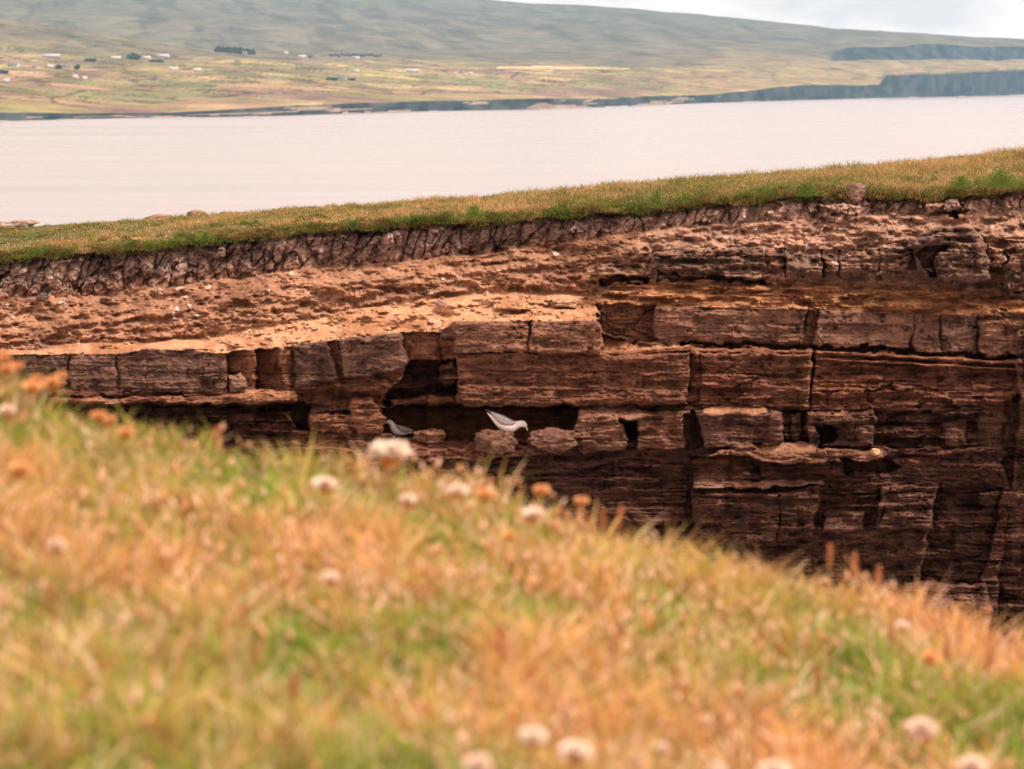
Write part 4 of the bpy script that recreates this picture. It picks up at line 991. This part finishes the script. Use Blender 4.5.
M['wall_w'] = simple_mat('whitewash', (.55, .49, .44), (.42, .38, .35), ns=.4)
M['wall_p'] = simple_mat('pink_render', (.78, .52, .42), ns=.4)
M['wall_g'] = simple_mat('grey_render', (.42, .38, .35), ns=.4)
M['wall_c'] = simple_mat('cream_render', (.74, .62, .42), ns=.4)
M['slate'] = simple_mat('slate_roof', (.17, .16, .17), (.12, .115, .12), ns=.8)
M['paleroof'] = simple_mat('sheet_roof', (.46, .42, .40), (.34, .31, .30), ns=.5)
M['glass'] = simple_mat('window_glass', (.03, .035, .04), ns=1, rough=.2)
def house(px, py, wpx, wall, roof, label, cat='house', rz=0, gable=False):
    x, y, z = far_at(px, py + 1.5); s = y / F; L = wpx * s * .74; Dp = min(L * .7, 8.0); hw = 2.4 if L < 14 else 2.8; rh = 2.4
    root = empty('house' if cat == 'house' else 'barn', (x, y, z - .6), rz)
    def box(x0, x1, y0, y1, z0, z1): return [(x0, y0, z0), (x1, y0, z0), (x1, y1, z0), (x0, y1, z0), (x0, y0, z1), (x1, y0, z1), (x1, y1, z1), (x0, y1, z1)]
    bf = [(0, 1, 5, 4), (1, 2, 6, 5), (2, 3, 7, 6), (3, 0, 4, 7), (0, 3, 2, 1), (4, 5, 6, 7)]
    v = box(-L / 2, L / 2, -Dp / 2, Dp / 2, 0, hw + .6)
    v += [(-L / 2, 0, hw + rh + .4), (L / 2, 0, hw + rh + .4)]
    f = bf[:5] + [(4, 8, 7), (5, 6, 9), (4, 5, 9, 8), (7, 8, 9, 6)]
    link_mesh('wall', v, f, M[wall], root, smooth=False)
    e = .35; t = hw + .62; top = hw + rh + .75
    v = [(-L / 2 - e, -Dp / 2 - e, t - .2), (L / 2 + e, -Dp / 2 - e, t - .2), (L / 2 + e, 0, top), (-L / 2 - e, 0, top), (-L / 2 - e, Dp / 2 + e, t - .2), (L / 2 + e, Dp / 2 + e, t - .2)]
    v += [(a, b, c - .18) for a, b, c in v]
    f = [(0, 1, 2, 3), (3, 2, 5, 4), (6, 9, 8, 7), (9, 10, 11, 8), (0, 6, 7, 1), (4, 5, 11, 10), (0, 3, 9, 6), (3, 4, 10, 9), (1, 7, 8, 2), (2, 8, 11, 5)]
    rf = link_mesh('roof', v, f, M[roof], root, smooth=False)
    if cat == 'house':
        for sx in (-1, 1): link_mesh('chimney', box(sx * (L / 2 - .7) - .35, sx * (L / 2 - .7) + .35, -.3, .3, top - .5, top + .9), bf, M[wall], rf, smooth=False)
        nwin = max(2, int(L / 4))
        for k in range(nwin):
            cx = -L / 2 + L * (k + .5) / nwin
            link_mesh('window', box(cx - .5, cx + .5, -Dp / 2 - .04, -Dp / 2 + .1, 1.7, 2.9), bf, M['glass'], root, smooth=False)
    tag(root, label, cat, 'white farm buildings on the far shore')
HS = [
 (18.5, 65.8, 15, 'wall_w', 'slate', 'long white cottage near the left border of the far shore', 'house'),
 (3, 71.5, 7, 'wall_c', 'slate', 'small cream house at the left border, below the long white cottage', 'house'),
 (10.5, 82, 8, 'wall_g', 'paleroof', 'small grey shed lowest at left among the near shore fields', 'barn'),
 (39, 68, 6, 'wall_c', 'slate', 'tiny cream house between the long cottage and the bushes', 'house'),
 (54, 67.2, 8, 'wall_w', 'paleroof', 'white gabled house just left of the dark bushes', 'house'),
 (70, 66.6, 9, 'wall_w', 'slate', 'white house standing between two dark bushes', 'house'),
 (56, 57.2, 22, 'wall_g', 'paleroof', 'long grey shed higher up the slope above the bushes', 'barn'),
 (79, 77.4, 7, 'wall_p', 'paleroof', 'pink house alone in the fields, upslope of the shore', 'house'),
 (88, 79, 6, 'wall_w', 'paleroof', 'low white outbuilding right of the pink house', 'barn'),
 (119.5, 58.5, 13, 'wall_g', 'paleroof', 'grey shed left of the big dark tree clump', 'barn'),
 (150, 58.3, 10, 'wall_c', 'paleroof', 'cream house right beside the big dark tree clump', 'house'),
 (166.5, 56.6, 16, 'wall_w', 'paleroof', 'long white building right of the cream house', 'house'),
 (176, 69.2, 12, 'wall_w', 'paleroof', 'white bungalow below the long white building', 'house'),
 (200, 70.5, 10, 'wall_g', 'paleroof', 'dull grey barn right of the white bungalow', 'barn'),
 (247, 53.5, 6, 'wall_w', 'slate', 'small white house under the conifer plantation', 'house'),
 (288, 53, 6, 'wall_w', 'paleroof', 'small white house alone on the pale slope right of the plantation', 'house'),
 (304, 57, 10, 'wall_w', 'paleroof', 'bright white farmhouse left one of the middle pair', 'house'),
 (318, 56, 9, 'wall_w', 'slate', 'bright white farmhouse right one of the middle pair', 'house'),
 (344, 78.4, 10, 'wall_w', 'slate', 'white cottage low among the middle fields beside bushes', 'house'),
 (357.5, 71.3, 8, 'wall_w', 'paleroof', 'white house above the low middle cottage', 'house'),
 (358, 58.2, 7, 'wall_w', 'paleroof', 'small white house next to the long hedge', 'house'),
 (413, 71, 17, 'wall_w', 'paleroof', 'widest white farmhouse on the right of the houses', 'house'),
 (462, 73, 8, 'wall_w', 'slate', 'white cottage left one of the easternmost pair', 'house'),
 (471, 73.6, 6, 'wall_w', 'paleroof', 'small white shed at the right end of all the buildings', 'barn'),
]
for i, h in enumerate(HS): house(*h, rz=R(((i * 37) % 50) - 25))
M['leafdark'] = simple_mat('tree_foliage', (.06, .075, .045), (.03, .045, .03), ns=.3)
M['bark'] = simple_mat('bark', (.1, .07, .05), ns=2)
def crown_mesh(w, h, seed, n=260, cone=False):
    r2 = np.random.default_rng(seed); t = r2.random(n); th = r2.uniform(0, 6.283, n)
    rad = (1 - t) ** .8 if cone else np.sqrt(np.clip(1 - (2 * t - 1) ** 2, 0, 1)) * (.75 + .3 * np.sin(th * 3 + seed))
    rr = rad * r2.uniform(.55, 1, n) * w / 2; c = np.stack([np.cos(th) * rr, np.sin(th) * rr, h * .12 + t * h * .88], 1)
    if not cone:
        lb = r2.integers(0, 5, n); lo = r2.uniform(-.34, .34, (5, 3)) * np.array([w, w, 0]); ls = r2.uniform(.45, .8, 5); c = c * ls[lb][:, None] * np.array([.9, .9, 1]) + lo[lb]
    q = w * (.16 if cone else .09); a = r2.normal(size=(n, 3)); a /= np.linalg.norm(a, axis=1)[:, None]; b = np.cross(a, r2.normal(size=(n, 3))); b /= np.linalg.norm(b, axis=1)[:, None]
    V = np.stack([c - a * q, c - b * q, c + a * q, c + b * q], 1).reshape(-1, 3)
    return V, np.arange(4 * n).reshape(-1, 4)
def tree(px, py, wpx, hpx, label, seed):
    x, y, z = far_at(px, py); s = y / F; root = empty('round_tree', (x, y, z))
    V, Fs = crown_mesh(wpx * s, hpx * s * .85, seed, 420); link_mesh('crown', V, Fs, M['leafdark'], root, smooth=False)
    V, Fs = tube([(0, 0, -.5), (0, 0, hpx * s * .6)], .25); link_mesh('trunk', V, Fs, M['bark'], root)
    tag(root, label, 'tree', 'trees and bushes on the far shore')
for i, t in enumerate([(61.5, 69.5, 8, 6.5, 'dark round tree between the two left white houses'), (80, 69.5, 9, 7, 'dark round tree right of the house between bushes'), (137, 59.5, 16, 8, 'biggest dark tree clump, left of the cream house'),
                       (94, 61.5, 12, 4.5, 'low dark bush up the slope at left'), (333, 79.8, 12, 3, 'low bush left of the low white cottage'), (352, 80, 9, 3.5, 'low bush right of the low white cottage'), (311, 58.5, 4, 4, 'small tree between the bright middle pair of farmhouses'),
                       (8, 73.5, 9, 5, 'dark bush near the left border below the long cottage'), (160, 62.5, 14, 3.5, 'low hedge clump below the cream house')]): tree(*t, seed=i + 3)
def wood(name, x0, x1, ya, yb, n, hh, label):
    Vs, Fs = [], []; c = 0
    for i in range(n):
        t = (i + .5) / n; px = x0 + (x1 - x0) * t; py = ya + (yb - ya) * t + random.uniform(-1, .6)
        x, y, z = far_at(px, py); s = y / F; V, Fq = crown_mesh(3.4 * s, hh * s * random.uniform(.7, 1.15), i + 50, 120, True)
        Vs.append(V + np.array([x, y, z - .5])); Fs.append(Fq + c); c += len(V)
    o = link_mesh(name, np.concatenate(Vs), np.concatenate(Fs), M['leafdark'], smooth=False); tag(o, label, 'wood', kind='stuff')
wood('conifer_plantation', 218, 257, 47.5, 53, 70, 6.0, 'dense dark conifer plantation on the shoulder of the nearer hill')
wood('hedgerow', 330, 383, 56.5, 57.0, 26, 2.2, 'long dark hedge line behind the middle farmhouses')
V, Fs = rock_verts(1, 9, 9, 8, 77); xm = int(np.argmin(abs(pxs_f - 876))); jm = int(np.argmin(abs(FI[:, xm] - 8.0)))
o = link_mesh('summit_cairn', V, Fs, simple_mat('cairn_stone', (.16, .13, .11), ns=.3)); o.location = ((876 - W / 2) / F * float(FY[jm, xm]), float(FY[jm, xm]), float(FZ[jm, xm]) + 3); tag(o, 'small dark mound breaking the ridge line on the right', 'cairn')

# ------------------------------------------------------------------ air
def haze():
    m, nt, out = new_mat('haze_air'); v = N(nt, 'ShaderNodeVolumePrincipled'); v.inputs['Color'].default_value = (.42, .72, 1.0, 1); v.inputs['Density'].default_value = HAZE; v.inputs['Anisotropy'].default_value = .2
    nt.links.new(v.outputs[0], out.inputs['Volume'])
    a, b, c, d, e, f = -9000, 9000, -300, 14500, -14, 700
    V = [(a, c, e), (b, c, e), (b, d, e), (a, d, e), (a, c, f), (b, c, f), (b, d, f), (a, d, f)]
    o = link_mesh('haze', V, [(0, 3, 2, 1), (4, 5, 6, 7), (0, 1, 5, 4), (1, 2, 6, 5), (2, 3, 7, 6), (3, 0, 4, 7)], m, smooth=False); tag(o, 'thin bluish sea haze over the water and far shore', 'haze', kind='stuff')
HAZE = 5.4e-5
haze()

# ------------------------------------------------------------------ light
SUN_EL, SUN_AZ = R(56), R(118)     # azimuth from +Y towards +X
w = bpy.data.worlds.new('World'); scene.world = w; w.use_nodes = True; nt = w.node_tree; nt.nodes.clear()
out = nt.nodes.new('ShaderNodeOutputWorld'); bg = nt.nodes.new('ShaderNodeBackground'); bg.inputs['Strength'].default_value = 0.078
sky = nt.nodes.new('ShaderNodeTexSky'); sky.sky_type = 'NISHITA'; sky.sun_disc = False; sky.sun_elevation = SUN_EL; sky.sun_rotation = SUN_AZ; sky.dust_density = 3.0
tc = nt.nodes.new('ShaderNodeTexCoord'); mp = nt.nodes.new('ShaderNodeMapping'); mp.inputs['Scale'].default_value = (1, 1, 3.0)
no = nt.nodes.new('ShaderNodeTexNoise'); no.inputs['Scale'].default_value = 14; no.inputs['Detail'].default_value = 7; no.inputs['Roughness'].default_value = .55
cr = nt.nodes.new('ShaderNodeValToRGB'); cr.color_ramp.elements[0].position = .44; cr.color_ramp.elements[1].position = .6
cr.color_ramp.elements[0].color = (9.3, 7.3, 6.2, 1); cr.color_ramp.elements[1].color = (13.4, 10.7, 9.1, 1)
mx = nt.nodes.new('ShaderNodeMix'); mx.data_type = 'RGBA'; mx.inputs['Factor'].default_value = .93
nt.links.new(tc.outputs['Generated'], mp.inputs['Vector']); nt.links.new(mp.outputs[0], no.inputs['Vector']); nt.links.new(no.outputs['Fac'], cr.inputs[0])
nt.links.new(sky.outputs[0], mx.inputs[6]); nt.links.new(cr.outputs[0], mx.inputs[7]); # overcast is brighter around the hidden sun, behind the camera
sx = nt.nodes.new('ShaderNodeSeparateXYZ'); nt.links.new(tc.outputs['Generated'], sx.inputs[0])
mr = nt.nodes.new('ShaderNodeMapRange'); mr.inputs['From Min'].default_value = .1; mr.inputs['From Max'].default_value = -.8; mr.inputs['To Min'].default_value = 1.0; mr.inputs['To Max'].default_value = 1.7
nt.links.new(sx.outputs['Y'], mr.inputs['Value']); vsn = nt.nodes.new('ShaderNodeVectorMath'); vsn.operation = 'SCALE'
nt.links.new(mx.outputs[2], vsn.inputs[0]); nt.links.new(mr.outputs[0], vsn.inputs['Scale']); nt.links.new(vsn.outputs[0], bg.inputs['Color']); nt.links.new(bg.outputs[0], out.inputs['Surface'])
sd = bpy.data.lights.new('sun', 'SUN'); sd.energy = 3.3; sd.angle = R(16); sd.color = (1, .885, .76); so = bpy.data.objects.new('sun', sd); col.objects.link(so)
dirv = Vector((math.sin(SUN_AZ) * math.cos(SUN_EL), math.cos(SUN_AZ) * math.cos(SUN_EL), math.sin(SUN_EL)))
so.rotation_euler = dirv.to_track_quat('Z', 'Y').to_euler(); so.location = (0, 0, 80)

vs = scene.view_settings; vs.view_transform = 'Standard'; vs.look = 'None'; vs.gamma = 1; vs.exposure = 0.68
scene.render.engine = 'CYCLES'; cy = scene.cycles
cy.use_denoising = True; cy.max_bounces = 6; cy.diffuse_bounces = 3; cy.glossy_bounces = 2; cy.transmission_bounces = 3; cy.volume_bounces = 1; cy.transparent_max_bounces = 8
cy.sample_clamp_indirect = 6
